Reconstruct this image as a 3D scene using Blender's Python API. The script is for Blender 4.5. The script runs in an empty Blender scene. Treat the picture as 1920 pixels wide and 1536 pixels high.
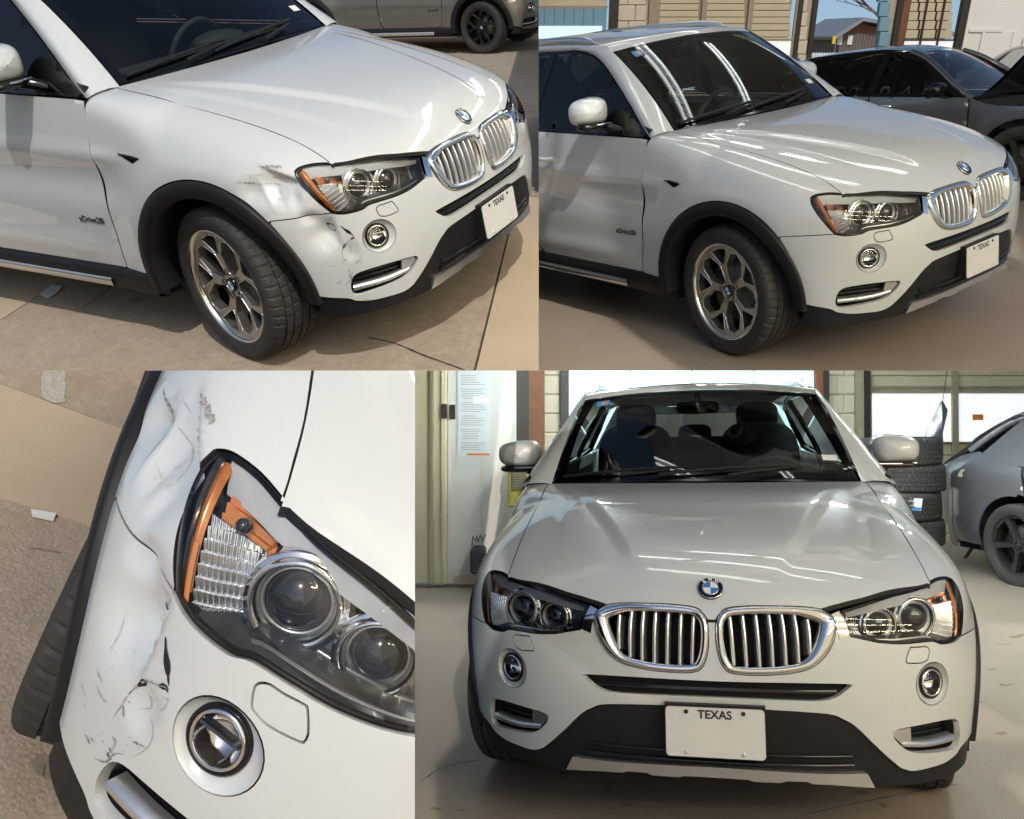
import bpy, bmesh, math, random
import numpy as np
from mathutils import Matrix, Vector
from mathutils.geometry import delaunay_2d_cdt
random.seed(7); rng = np.random.default_rng(7)
PI = math.pi; R = math.radians
scene = bpy.context.scene
COL = scene.collection

# ------------------------------------------------------------------ camera, sky, sun, exposure
PITCH = 15.0
FPX = 1600.0                                        # focal length in pixels of the 1920 x 1536 picture
CAMPOS = Vector((0, 0, 3.0))
cd = bpy.data.cameras.new('camera'); cam = bpy.data.objects.new('camera', cd); COL.objects.link(cam)
cam.location = CAMPOS; cam.rotation_euler = (R(90 - PITCH), 0, 0)
cd.sensor_width = 36; cd.lens = 36 * FPX / 1920; cd.clip_start = .05; cd.clip_end = 600
scene.camera = cam
cp, sp = math.cos(R(PITCH)), math.sin(R(PITCH))
C2W = Matrix(((1, 0, 0, 0), (0, -sp, cp, 0), (0, -cp, -sp, CAMPOS.z), (0, 0, 0, 1)))   # picture axes (right, down, forward) to world

SUN = Vector((.10, -.47, -.88)).normalized()         # towards the sun, picture axes
sw = (C2W.to_3x3() @ SUN).normalized()
sl = bpy.data.lights.new('sun', 'SUN'); sl.energy = 2.7; sl.angle = R(.6); sl.color = (1, .95, .88)
sun = bpy.data.objects.new('sun', sl); COL.objects.link(sun)
sun.rotation_euler = sw.to_track_quat('Z', 'Y').to_euler()
world = bpy.data.worlds.new('World'); scene.world = world; world.use_nodes = True
wn = world.node_tree.nodes; bg = wn['Background']
sky = wn.new('ShaderNodeTexSky'); sky.sky_type = 'NISHITA'; sky.sun_disc = False
sky.sun_elevation = math.asin(sw.z); sky.sun_rotation = math.atan2(sw.x, sw.y); sky.air_density = 1.0; sky.dust_density = 1.5
world.node_tree.links.new(sky.outputs[0], bg.inputs[0]); bg.inputs[1].default_value = .15
vs = scene.view_settings; vs.view_transform = 'Standard'; vs.look = 'None'; vs.exposure = -0.4; vs.gamma = 1
scene.render.engine = 'CYCLES'
scene.cycles.max_bounces = 10; scene.cycles.transparent_max_bounces = 16; scene.cycles.caustics_reflective = False; scene.cycles.caustics_refractive = False

# ------------------------------------------------------------------ the four bays: ground frame of each (x car forward, y car left, z up)
POSE = {1: [[0.88889, 0.45068, -0.08222, -0.79304], [0.1806, -0.50968, -0.8412, -0.68478], [-0.42102, 0.73288, -0.53444, 4.54332]],
        2: [[0.59083, 0.7996, -0.10756, 1.88851], [0.26612, -0.319, -0.90963, -0.58395], [-0.76164, 0.50881, -0.40126, 5.11702]],
        3: [[0.23969, 0.84715, 0.47423, -0.25229], [0.38489, 0.36552, -0.8475, 0.92548], [-0.89129, 0.38566, -0.23845, 2.15773]],
        4: [[-0.19822, 0.97993, -0.02127, 0.823], [-0.01017, -0.02376, -0.99967, 1.48329], [-0.98011, -0.19793, 0.01467, 3.53964]]}
POSE = {k: Matrix(v + [[0, 0, 0, 1]]) for k, v in POSE.items()}
BAY = {k: C2W @ v for k, v in POSE.items()}          # bay frame to world
SX12, SX34, SY = (1010 - 960) / FPX, (778 - 960) / FPX, (695 - 768) / FPX
CLIP = {1: [(-1, 0, SX12), (0, -1, SY)], 2: [(1, 0, -SX12), (0, -1, SY)], 3: [(0, 1, -SY), (-1, 0, SX34)], 4: [(0, 1, -SY), (1, 0, -SX34)]}
def bay_planes(k, extra=()):
    M = POSE[k]; out = []
    for n in CLIP[k]:
        n = Vector(n); nl = (M.to_3x3().transposed() @ n); out.append((nl, n.dot(M.translation)))   # keep nl.p + d >= 0
    return out
def px_ground(k, u, v, z=0.0):
    """picture pixel -> point of bay k on the plane z = const"""
    Mi = POSE[k].inverted(); o = Mi.translation; d = Mi.to_3x3() @ Vector(((u - 960) / FPX, (v - 768) / FPX, 1))
    t = (z - o.z) / d.z; return o + d * t
def px_depth(k, u, v, d): return POSE[k].inverted() @ Vector(((u - 960) / FPX * d, (v - 768) / FPX * d, d))
def px_plane(k, u, v, p0, n):
    Mi = POSE[k].inverted(); o = Mi.translation; d = Mi.to_3x3() @ Vector(((u - 960) / FPX, (v - 768) / FPX, 1))
    n = Vector(n); t = (Vector(p0) - o).dot(n) / d.dot(n); return o + d * t

# ------------------------------------------------------------------ materials
MATS = {}
def M_(name, color, rough=.5, metal=0., coat=0., noise=None, bump=None, spec=.5, coat_rough=.03, alpha=None, emit=None, trans=0., flake=None):
    m = bpy.data.materials.new(name); m.use_nodes = True; nt = m.node_tree; b = nt.nodes['Principled BSDF']
    b.inputs['Base Color'].default_value = (*color, 1); b.inputs['Roughness'].default_value = rough; b.inputs['Metallic'].default_value = metal
    b.inputs['Coat Weight'].default_value = coat; b.inputs['Coat Roughness'].default_value = coat_rough; b.inputs['Specular IOR Level'].default_value = spec
    b.inputs['Transmission Weight'].default_value = trans
    L = nt.links.new
    if emit: b.inputs['Emission Color'].default_value = (*emit[0], 1); b.inputs['Emission Strength'].default_value = emit[1]
    if noise or bump: tc = nt.nodes.new('ShaderNodeTexCoord')
    if noise:                                      # (scale, amount, roughness change[, second colour])
        src = None
        for i, (sc, am, c2) in enumerate(noise):
            n = nt.nodes.new('ShaderNodeTexNoise'); n.inputs['Scale'].default_value = sc; n.inputs['Detail'].default_value = 6; n.inputs['Roughness'].default_value = .65
            L(tc.outputs['Object'], n.inputs['Vector'])
            r = nt.nodes.new('ShaderNodeValToRGB'); r.color_ramp.elements[0].position = .35; r.color_ramp.elements[1].position = .68
            r.color_ramp.elements[0].color = (0, 0, 0, 1); r.color_ramp.elements[1].color = (am, am, am, 1)
            L(n.outputs['Fac'], r.inputs[0])
            mx = nt.nodes.new('ShaderNodeMix'); mx.data_type = 'RGBA'
            L(r.outputs[0], mx.inputs[0])
            if src is None: mx.inputs[6].default_value = (*color, 1)
            else: L(src, mx.inputs[6])
            mx.inputs[7].default_value = (*c2, 1); src = mx.outputs[2]
        L(src, b.inputs['Base Color'])
    if bump:
        src = None
        for sc, am, dist in bump:
            n = nt.nodes.new('ShaderNodeTexNoise'); n.inputs['Scale'].default_value = sc; n.inputs['Detail'].default_value = 5
            L(tc.outputs['Object'], n.inputs['Vector'])
            bp = nt.nodes.new('ShaderNodeBump'); bp.inputs['Strength'].default_value = am; bp.inputs['Distance'].default_value = dist
            L(n.outputs['Fac'], bp.inputs['Height'])
            if src: L(src, bp.inputs['Normal'])
            src = bp.outputs[0]
        L(src, b.inputs['Normal'])
    MATS[name] = m; return m
def glass(name, tint, mixf, rough=.0, refl=(1, 1, 1)):
    m = bpy.data.materials.new(name); m.use_nodes = True; nt = m.node_tree; nt.nodes.remove(nt.nodes['Principled BSDF']); out = nt.nodes['Material Output']
    t = nt.nodes.new('ShaderNodeBsdfTransparent'); t.inputs[0].default_value = (*tint, 1)
    g = nt.nodes.new('ShaderNodeBsdfGlossy'); g.inputs['Roughness'].default_value = rough; g.inputs[0].default_value = (*refl, 1)
    lw = nt.nodes.new('ShaderNodeFresnel'); lw.inputs[0].default_value = mixf
    x = nt.nodes.new('ShaderNodeMixShader'); L = nt.links.new
    L(lw.outputs[0], x.inputs[0]); L(t.outputs[0], x.inputs[1]); L(g.outputs[0], x.inputs[2]); L(x.outputs[0], out.inputs['Surface'])
    MATS[name] = m; return m
M_('white_paint', (.60, .63, .64), .30, coat=1., coat_rough=.015)
MATS['white_paint'].node_tree.nodes['Principled BSDF'].inputs['Coat IOR'].default_value = 1.7
M_('black_plastic', (.010, .010, .012), .50, spec=.3, bump=[(700, .25, .0006)], noise=[(9, .3, (.020, .020, .020))])
M_('gloss_black', (.006, .006, .007), .12)
M_('dark_void', (.004, .004, .004), .9)
M_('chrome', (.80, .80, .80), .07, metal=1.)
M_('satin_silver', (.70, .71, .72), .28, metal=.9)
M_('reflector', (.82, .84, .86), .16, metal=.9)
M_('brow_silver', (.70, .73, .77), .30, metal=.15, coat=1.)
M_('lamp_grey', (.055, .058, .065), .22, metal=.5, coat=.5)
M_('projector', (.010, .011, .014), .10, spec=.8)
M_('amber', (.80, .24, .02), .18, coat=1.)
M_('amber_dark', (.55, .15, .018), .16, metal=.25, coat=1., noise=[(60, .5, (.70, .27, .05))])
M_('shut_dark', (.012, .012, .012), .8)
M_('rubber', (.020, .020, .021), .70, noise=[(35, .6, (.040, .039, .037)), (6, .5, (.055, .051, .046))], bump=[(300, .4, .001)])
M_('rim_grey', (.50, .48, .45), .30, metal=.92)
M_('rim_bright', (.82, .80, .75), .20, metal=1.)
M_('rim_dark', (.035, .034, .033), .5, metal=.3)
M_('brake', (.12, .115, .11), .45, metal=.9)
M_('interior', (.030, .031, .033), .7, bump=[(200, .3, .002)])
M_('interior_trim', (.05, .05, .052), .5)
M_('headliner', (.30, .30, .29), .9)
M_('badge_blue', (.02, .16, .48), .3, coat=1.)
M_('badge_white', (.8, .8, .8), .3, coat=1.)
M_('plate_white', (.70, .70, .69), .45, noise=[(14, .25, (.60, .60, .59))])
M_('ink_black', (.012, .012, .012), .5)
M_('scuff', (.13, .13, .13), .7, noise=[(160, .9, (.50, .50, .49))])
M_('scuff_black', (.012, .012, .013), .75)
M_('bare_plastic', (.34, .34, .335), .7, noise=[(120, .9, (.60, .60, .59))])
M_('sticker_blue', (.03, .22, .50), .5); M_('sticker_orange', (.75, .25, .05), .5); M_('paper', (.75, .77, .78), .6)
M_('red_lens', (.35, .01, .01), .2, coat=1.)
glass('windshield_glass', (.72, .82, .80), 1.52); glass('side_glass', (.09, .10, .10), 1.5); glass('lens_clear', (.96, .97, .97), 1.42)
glass('lamp_glass', (.35, .37, .40), 1.6)

def scuff_film(name, col, scale, lo, hi, stretch):
    m = bpy.data.materials.new(name); m.use_nodes = True; nt = m.node_tree; b = nt.nodes['Principled BSDF']; out = nt.nodes['Material Output']; L = nt.links.new
    b.inputs['Base Color'].default_value = (*col, 1); b.inputs['Roughness'].default_value = .7
    tc = nt.nodes.new('ShaderNodeTexCoord'); mp = nt.nodes.new('ShaderNodeMapping'); mp.inputs['Scale'].default_value = stretch; n = nt.nodes.new('ShaderNodeTexNoise'); n.inputs['Scale'].default_value = scale; n.inputs['Detail'].default_value = 8; n.inputs['Roughness'].default_value = .7
    r = nt.nodes.new('ShaderNodeMapRange'); r.inputs[1].default_value = lo; r.inputs[2].default_value = hi; t = nt.nodes.new('ShaderNodeBsdfTransparent'); x = nt.nodes.new('ShaderNodeMixShader')
    L(tc.outputs['Object'], mp.inputs[0]); L(mp.outputs[0], n.inputs['Vector']); L(n.outputs['Fac'], r.inputs[0]); L(r.outputs[0], x.inputs[0]); L(t.outputs[0], x.inputs[1]); L(b.outputs[0], x.inputs[2]); L(x.outputs[0], out.inputs['Surface'])
    MATS[name] = m
scuff_film('scuff_film', (.20, .20, .20), 42, .61, .80, (1.2, 1.2, 4)); scuff_film('scrape_film', (.03, .03, .032), 60, .58, .66, (1, 1, 2.2)); scuff_film('rub_film', (.40, .40, .39), 22, .58, .95, (2.2, 1, 1))

# ------------------------------------------------------------------ mesh helpers
class MB:
    def __init__(s): s.v = []; s.f = []; s.sm = []; s.mi = []; s.nr = {}
    def add(s, vs, fs, smooth=False, mi=0):
        o = len(s.v); s.v += [tuple(map(float, p)) for p in vs]
        for f in fs: s.f.append([i + o for i in f]); s.sm.append(smooth); s.mi.append(mi)
        return s
    def box(s, c, d, rot=None, bev=0., mi=0):
        x, y, z = [k / 2 for k in d]; 
        if bev <= 0:
            P = [(i * x, j * y, k * z) for i in (-1, 1) for j in (-1, 1) for k in (-1, 1)]
            fs = [(0, 1, 3, 2), (4, 6, 7, 5), (0, 4, 5, 1), (2, 3, 7, 6), (0, 2, 6, 4), (1, 5, 7, 3)]
        else:
            b = min(bev, x * .98, y * .98, z * .98); P = []; idx = {}
            for i in (-1, 1):
                for j in (-1, 1):
                    for k in (-1, 1):
                        for a in range(3):
                            q = [i * (x - b), j * (y - b), k * (z - b)]; q[a] = (i * x, j * y, k * z)[a]; idx[i, j, k, a] = len(P); P.append(q)
            fs = []
            for a in range(3):
                o = [t for t in range(3) if t != a]
                for sg in (-1, 1):
                    f = []
                    for p, q in ((-1, -1), (1, -1), (1, 1), (-1, 1)):
                        t = [0, 0, 0]; t[a] = sg; t[o[0]] = p; t[o[1]] = q; f.append(idx[t[0], t[1], t[2], a])
                    fs.append(f)
            for a in range(3):
                b1, b2 = [t for t in range(3) if t != a]
                for p in (-1, 1):
                    for q in (-1, 1):
                        f = []
                        for w in (-1, 1):
                            t = [0, 0, 0]; t[a] = w; t[b1] = p; t[b2] = q; f += [idx[t[0], t[1], t[2], b1], idx[t[0], t[1], t[2], b2]]
                        fs.append([f[0], f[1], f[3], f[2]])
            for i in (-1, 1):
                for j in (-1, 1):
                    for k in (-1, 1): fs.append([idx[i, j, k, 0], idx[i, j, k, 1], idx[i, j, k, 2]])
        P = [Vector(p) for p in P]
        if rot is not None: P = [rot @ p for p in P]
        s.add([p + Vector(c) for p in P], fs, False, mi); return s
    def tube(s, pts, r, n=8, closed=False, cap=True, mi=0):
        pts = [Vector(p) for p in pts]; m = len(pts); rr = r if isinstance(r, (list, tuple)) else [r] * m
        V = []; up = None
        for i in range(m):
            a = pts[(i - 1) % m] if (closed or i > 0) else pts[i]; b = pts[(i + 1) % m] if (closed or i < m - 1) else pts[i]
            t = (b - a).normalized()
            if up is None: up = t.orthogonal().normalized()
            up = (up - t * up.dot(t)); up = up.normalized() if up.length > 1e-6 else t.orthogonal().normalized()
            w = t.cross(up)
            for k in range(n): an = 2 * PI * k / n; V.append(pts[i] + (up * math.cos(an) + w * math.sin(an)) * rr[i])
        F = []
        for i in range(m if closed else m - 1):
            j = (i + 1) % m
            for k in range(n): F.append((i * n + k, i * n + (k + 1) % n, j * n + (k + 1) % n, j * n + k))
        s.add(V, F, True, mi)
        if cap and not closed:
            s.add(V[:n], [tuple(range(n))[::-1]], False, mi); s.add(V[-n:], [tuple(range(n))], False, mi)
        return s
    def lathe(s, prof, n=48, axis='y', M=None, smooth=True, mi=0, arc=2 * PI, start=0.):
        """prof: (radius, axial) pairs"""
        full = arc > 6.28; cnt = n if full else n + 1; V = []
        for r, a in prof:
            for k in range(cnt):
                t = start + arc * k / n; c_, s_ = r * math.cos(t), r * math.sin(t)
                p = Vector((c_, a, s_)) if axis == 'y' else Vector((c_, s_, a)) if axis == 'z' else Vector((a, c_, s_))
                V.append(M @ p if M is not None else p)
        F = []
        for i in range(len(prof) - 1):
            for k in range(n if full else n):
                k2 = (k + 1) % cnt; F.append((i * cnt + k, i * cnt + k2, (i + 1) * cnt + k2, (i + 1) * cnt + k))
        s.add(V, F, smooth, mi); return s
    def ellipsoid(s, c, r, n=20, m=12, power=1., M=None, mi=0):
        V = []; F = []; sg = lambda v: math.copysign(abs(v) ** power, v)
        for i in range(m + 1):
            ph = -PI / 2 + PI * i / m
            for k in range(n):
                th = 2 * PI * k / n; p = Vector((r[0] * sg(math.cos(ph)) * sg(math.cos(th)), r[1] * sg(math.cos(ph)) * sg(math.sin(th)), r[2] * sg(math.sin(ph))))
                if M is not None: p = M @ p
                V.append(p + Vector(c))
        for i in range(m):
            for k in range(n): F.append((i * n + k, i * n + (k + 1) % n, (i + 1) * n + (k + 1) % n, (i + 1) * n + k))
        s.add(V, F, True, mi); return s
    def grid(s, rows, smooth=True, mi=0, flip=False):
        n = len(rows[0]); V = [p for r in rows for p in r]; F = []
        for i in range(len(rows) - 1):
            for k in range(n - 1):
                f = (i * n + k, i * n + k + 1, (i + 1) * n + k + 1, (i + 1) * n + k); F.append(f[::-1] if flip else f)
        s.add(V, F, smooth, mi); return s
    def prism(s, poly, d, mi=0):
        """poly: 3D outline, d: extrusion vector"""
        n = len(poly); d = Vector(d); P = [Vector(p) for p in poly]
        s.add(P + [p + d for p in P], [tuple(range(n))[::-1], tuple(range(n, 2 * n))] + [(i, (i + 1) % n, (i + 1) % n + n, i + n) for i in range(n)], False, mi); return s
    def mirror(s):
        o = MB(); o.v = [(x, -y, z) for x, y, z in s.v]; o.f = [f[::-1] for f in s.f]; o.sm = list(s.sm); o.mi = list(s.mi); o.nr = {k: (a, -b, c) for k, (a, b, c) in s.nr.items()}; return o
    def mesh(s, name, mats, fix=True, weld=True):
        me = bpy.data.meshes.new(name); me.from_pydata(s.v, [], s.f)
        me.polygons.foreach_set('use_smooth', s.sm); me.polygons.foreach_set('material_index', s.mi)
        for m in (mats if isinstance(mats, (list, tuple)) else [mats]): me.materials.append(MATS[m])
        if s.nr:
            N = np.zeros((len(s.v), 3))
            for k, n_ in s.nr.items(): N[k] = n_
            me.normals_split_custom_set_from_vertices([tuple(n_) for n_ in N])
        elif fix:
            bm = bmesh.new(); bm.from_mesh(me); bmesh.ops.recalc_face_normals(bm, faces=bm.faces); bm.to_mesh(me); bm.free()
        me.update(); return me
PLAIN = {}
def clip_mesh(me, planes):
    """cut a mesh with planes (n, d) keeping n.p + d >= 0; returns None if nothing is left"""
    co = np.empty(len(me.vertices) * 3); me.vertices.foreach_get('co', co); co = co.reshape(-1, 3)
    need = []
    for n, d in planes:
        q = co @ np.array(n) + d
        if (q < 0).all(): return None
        if (q < 0).any(): need.append((n, d))
    if not need: return me
    me = me.copy(); bm = bmesh.new(); bm.from_mesh(me)
    if me.has_custom_normals:
        for L_ in list(bm.loops.layers.int) if False else []: pass
    for n, d in need:
        bmesh.ops.bisect_plane(bm, geom=bm.verts[:] + bm.edges[:] + bm.faces[:], plane_co=Vector(n) * (-d / Vector(n).length_squared), plane_no=n, clear_inner=True, clear_outer=False, dist=1e-6)
    if not bm.faces: bm.free(); return None
    bm.to_mesh(me); bm.free()
    if me.has_custom_normals and 'custom_normal' in me.attributes: me.attributes.remove(me.attributes['custom_normal'])
    return me
def sub_planes(planes, M):
    """planes of the parent frame expressed in the frame of a child with matrix M"""
    R3 = M.to_3x3(); return [((R3.transposed() @ Vector(n)), Vector(n).dot(M.translation) + d) for n, d in planes]
def link(name, me, parent=None, M=None, **props):
    o = bpy.data.objects.new(name, me); COL.objects.link(o)
    if parent is not None: o.parent = parent
    if M is not None: o.matrix_local = M if parent is not None else M
    if parent is None and M is not None: o.matrix_world = M
    for k, v in props.items(): o[k] = v
    return o
def text_mb(txt, size, depth=.0, align='CENTER', bold=.018):
    cu = bpy.data.curves.new('t', 'FONT'); cu.body = txt; cu.size = size; cu.align_x = align; cu.align_y = 'CENTER'; cu.extrude = depth; cu.offset = size * bold; cu.resolution_u = 3
    o = bpy.data.objects.new('t', cu); COL.objects.link(o); bpy.context.view_layer.update()
    me = bpy.data.meshes.new_from_object(o.evaluated_get(bpy.context.evaluated_depsgraph_get()))
    mb = MB(); mb.add([v.co for v in me.vertices], [list(p.vertices) for p in me.polygons])
    bpy.data.objects.remove(o); bpy.data.curves.remove(cu); bpy.data.meshes.remove(me); return mb
def place(mb, M):
    mb.v = [tuple(M @ Vector(p)) for p in mb.v]; return mb
def frame(o, x, z):
    """matrix with origin o, local x along x, local z along z"""
    z = Vector(z).normalized(); x = Vector(x); x = (x - z * x.dot(z)).normalized(); y = z.cross(x)
    return Matrix(((x.x, y.x, z.x, o[0]), (x.y, y.y, z.y, o[1]), (x.z, y.z, z.z, o[2]), (0, 0, 0, 1)))

# ------------------------------------------------------------------ the SUV body surface (metres; x forward from the front axle, y left, z up)
def spl(xk, yk):
    xk = np.asarray(xk, float); yk = np.asarray(yk, float); n = len(xk); h = np.diff(xk)
    A = np.zeros((n, n)); b = np.zeros(n); A[0, 0] = A[-1, -1] = 1
    for i in range(1, n - 1):
        A[i, i - 1] = h[i - 1]; A[i, i] = 2 * (h[i - 1] + h[i]); A[i, i + 1] = h[i]; b[i] = 3 * ((yk[i + 1] - yk[i]) / h[i] - (yk[i] - yk[i - 1]) / h[i - 1])
    c = np.linalg.solve(A, b)
    def f(x):
        x = np.asarray(x, float); xx = np.clip(x, xk[0], xk[-1]); i = np.clip(np.searchsorted(xk, xx) - 1, 0, n - 2)
        d = xx - xk[i]; bb = (yk[i + 1] - yk[i]) / h[i] - h[i] * (2 * c[i] + c[i + 1]) / 3; dd = (c[i + 1] - c[i]) / (3 * h[i])
        y = yk[i] + bb * d + c[i] * d * d + dd * d ** 3
        s0 = (yk[1] - yk[0]) / h[0] - h[0] * c[1] / 3; s1 = (yk[-1] - yk[-2]) / h[-1] + h[-1] * c[-2] / 3
        return y + np.where(x < xk[0], (x - xk[0]) * s0, 0) + np.where(x > xk[-1], (x - xk[-1]) * s1, 0)
    return f
def sstep(a, b, x):
    t = np.clip((x - a) / (b - a), 0, 1); return t * t * (3 - 2 * t)
hc = spl([-.9, -.5, -.2, .2, .5, .7, .9], [1.205, 1.153, 1.116, 1.050, .990, .930, .825])
dr = spl([-.6, -.2, .2, .5, .8], [.014, .02, .033, .058, .095])
xc = spl([.2, .35, .5, .65, .8, .95], [.805, .825, .838, .828, .803, .755])
yw = spl([.25, .45, .65, .85, 1.0, 1.15], [.875, .895, .908, .906, .892, .868])
XS, NP_ = .15, 2.8
def sidedist(x, y, a, b):
    dx, dy = b[0] - a[0], b[1] - a[1]; return ((x - a[0]) * dy - (y - a[1]) * dx) / math.hypot(dx, dy)
def hood_h(x, y):
    y = np.abs(y); H = hc(x) - dr(x) * (y / .72) ** 2.2
    s = sidedist(x, y, (-.30, .56), (.72, .235)); k = sstep(-.50, .05, x) * (1 - sstep(.45, .74, x))
    H = H + .014 * sstep(-.032, .028, s) * k
    s2 = sidedist(x, y, (-.42, .66), (.62, .52)); H = H + .007 * sstep(-.032, .028, s2) * sstep(-.55, -.10, x) * (1 - sstep(.25, .66, x))
    return H
def wside(x, z):
    w = yw(z) + .02 * np.exp(-((np.hypot(x, z - .36) - .48) / .11) ** 2) + .02 * np.exp(-((np.hypot(x + 2.81, z - .36) - .48) / .11) ** 2)
    k = 1 - sstep(-.62, -.30, x); zc = .895 - .02 * (x + .5)
    w = w + k * (.011 * np.exp(-((z - zc) / .035) ** 2) * (z > -1) - .016 * np.exp(-((z - zc + .12) / .085) ** 2))
    k2 = 1 - sstep(-.9, -.55, x); w = w + k2 * .012 * np.exp(-((z - .46) / .05) ** 2)
    return w
def Fb(X):
    x, y, z = X[..., 0], np.abs(X[..., 1]), X[..., 2]
    qx = np.maximum(0, (x - XS) / (xc(z) - XS)); qp = (qx ** NP_ + (y / wside(x, z)) ** NP_) ** (1 / NP_)
    qt = np.maximum(1e-6, (z - .45) / (hood_h(x, y) - .45)); p = 9 + 26 * (1 - sstep(-.65, -.15, x))
    return np.maximum(qp, qt) * (np.minimum(qp, qt) ** p / np.maximum(qp, qt) ** p + 1) ** (1 / p)
O_ = np.array([-.05, 0, .45])
def dirs(az, el): return np.stack([np.cos(el) * np.cos(az), -np.cos(el) * np.sin(az), np.sin(el)], -1)
def lift_ang(q, off=0.):
    az, el = q[:, 0] / .85, q[:, 1] / .85; d = dirs(az, el); lo = np.full(len(q), .05); hi = np.full(len(q), 2.5)
    for _ in range(34):
        m = (lo + hi) / 2; i = Fb(O_ + d * m[:, None]) < 1; lo = np.where(i, m, lo); hi = np.where(i, hi, m)
    return O_ + d * (lo + off)[:, None]
def to_ang(P):
    d = np.asarray(P, float) - O_; return np.stack([np.arctan2(-d[:, 1], d[:, 0]), np.arctan2(d[:, 2], np.hypot(d[:, 0], d[:, 1]))], -1) * .85
def lift_xy(q, off=0.):
    lo = np.full(len(q), .6); hi = np.full(len(q), 1.4)
    for _ in range(34):
        m = (lo + hi) / 2; i = Fb(np.column_stack([q, m])) < 1; lo = np.where(i, m, lo); hi = np.where(i, hi, m)
    return np.column_stack([q, lo + off])
def yside(x, z):
    t = np.maximum(0, z - 1.128); w = np.where(z < 1.128, wside(x, np.minimum(z, 1.128)), .873 - .47 * t - .16 * t * t)
    return w * (1 - .10 * (np.maximum(0, -3.0 - x) / .75) ** 2)
def lift_xz(q, off=0.): return np.column_stack([q[:, 0], -(yside(q[:, 0], q[:, 1]) + off), q[:, 1]])
PARAM = {'ang': (to_ang, lift_ang), 'xy': (lambda P: np.asarray(P, float)[:, :2], lift_xy), 'xz': (lambda P: np.asarray(P, float)[:, [0, 2]], lift_xz)}
def inpoly(p, poly):
    x, y = p[:, 0], p[:, 1]; r = np.zeros(len(p), bool); n = len(poly)
    for i in range(n):
        a, b = poly[i], poly[i - 1]; c = (a[1] > y) != (b[1] > y)
        with np.errstate(divide='ignore', invalid='ignore'): r ^= c & (x < (b[0] - a[0]) * (y - a[1]) / (b[1] - a[1]) + a[0])
    return r
def crom(P, n=6, closed=False):
    """smooth curve through points"""
    P = np.asarray(P, float); m = len(P); out = []
    for i in range(m if closed else m - 1):
        p1, p2 = P[i], P[(i + 1) % m]; p0 = P[i - 1] if (closed or i > 0) else 2 * p1 - p2; p3 = P[(i + 2) % m] if (closed or i < m - 2) else 2 * p2 - p1
        for k in range(n):
            t = k / n; out.append(.5 * (2 * p1 + (p2 - p0) * t + (2 * p0 - 5 * p1 + 4 * p2 - p3) * t * t + (3 * p1 - p0 - 3 * p2 + p3) * t ** 3))
    if not closed: out.append(P[-1])
    return np.array(out)
def resample(q, step, closed=True):
    q = np.asarray(q, float); out = []; n = len(q)
    for i in range(n if closed else n - 1):
        a, b = q[i], q[(i + 1) % n]; L = np.linalg.norm(b - a); k = max(1, int(math.ceil(L / step)))
        for j in range(k): out.append(a + (b - a) * j / k)
    if not closed: out.append(q[-1])
    out = np.array(out); keep = [0]
    for i in range(1, len(out)):
        if np.linalg.norm(out[i] - out[keep[-1]]) > step * .35: keep.append(i)
    if closed and np.linalg.norm(out[keep[-1]] - out[0]) < step * .35: keep.pop()
    return out[keep]
def inset(q, g):
    """move a closed 2D outline inwards by g"""
    q = np.asarray(q, float); A = .5 * np.sum(q[:, 0] * np.roll(q[:, 1], -1) - np.roll(q[:, 0], -1) * q[:, 1]); s = 1 if A > 0 else -1
    a = q - np.roll(q, 1, 0); b = np.roll(q, -1, 0) - q
    na = np.stack([-a[:, 1], a[:, 0]], -1); nb = np.stack([-b[:, 1], b[:, 0]], -1)
    na /= np.linalg.norm(na, axis=1)[:, None] + 1e-12; nb /= np.linalg.norm(nb, axis=1)[:, None] + 1e-12
    n = na + nb; n /= np.maximum(.5, (n * n).sum(1) / 2)[:, None]
    return q + s * g * n
def segdist2(p, q):
    """distance of points p to the closed outline q"""
    d = np.full(len(p), 9.)
    for i in range(len(q)):
        a, b = q[i - 1], q[i]; ab = b - a; L = ab @ ab + 1e-12; t = np.clip(((p - a) @ ab) / L, 0, 1); d = np.minimum(d, np.linalg.norm(p - a - t[:, None] * ab, axis=1))
    return d
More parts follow.
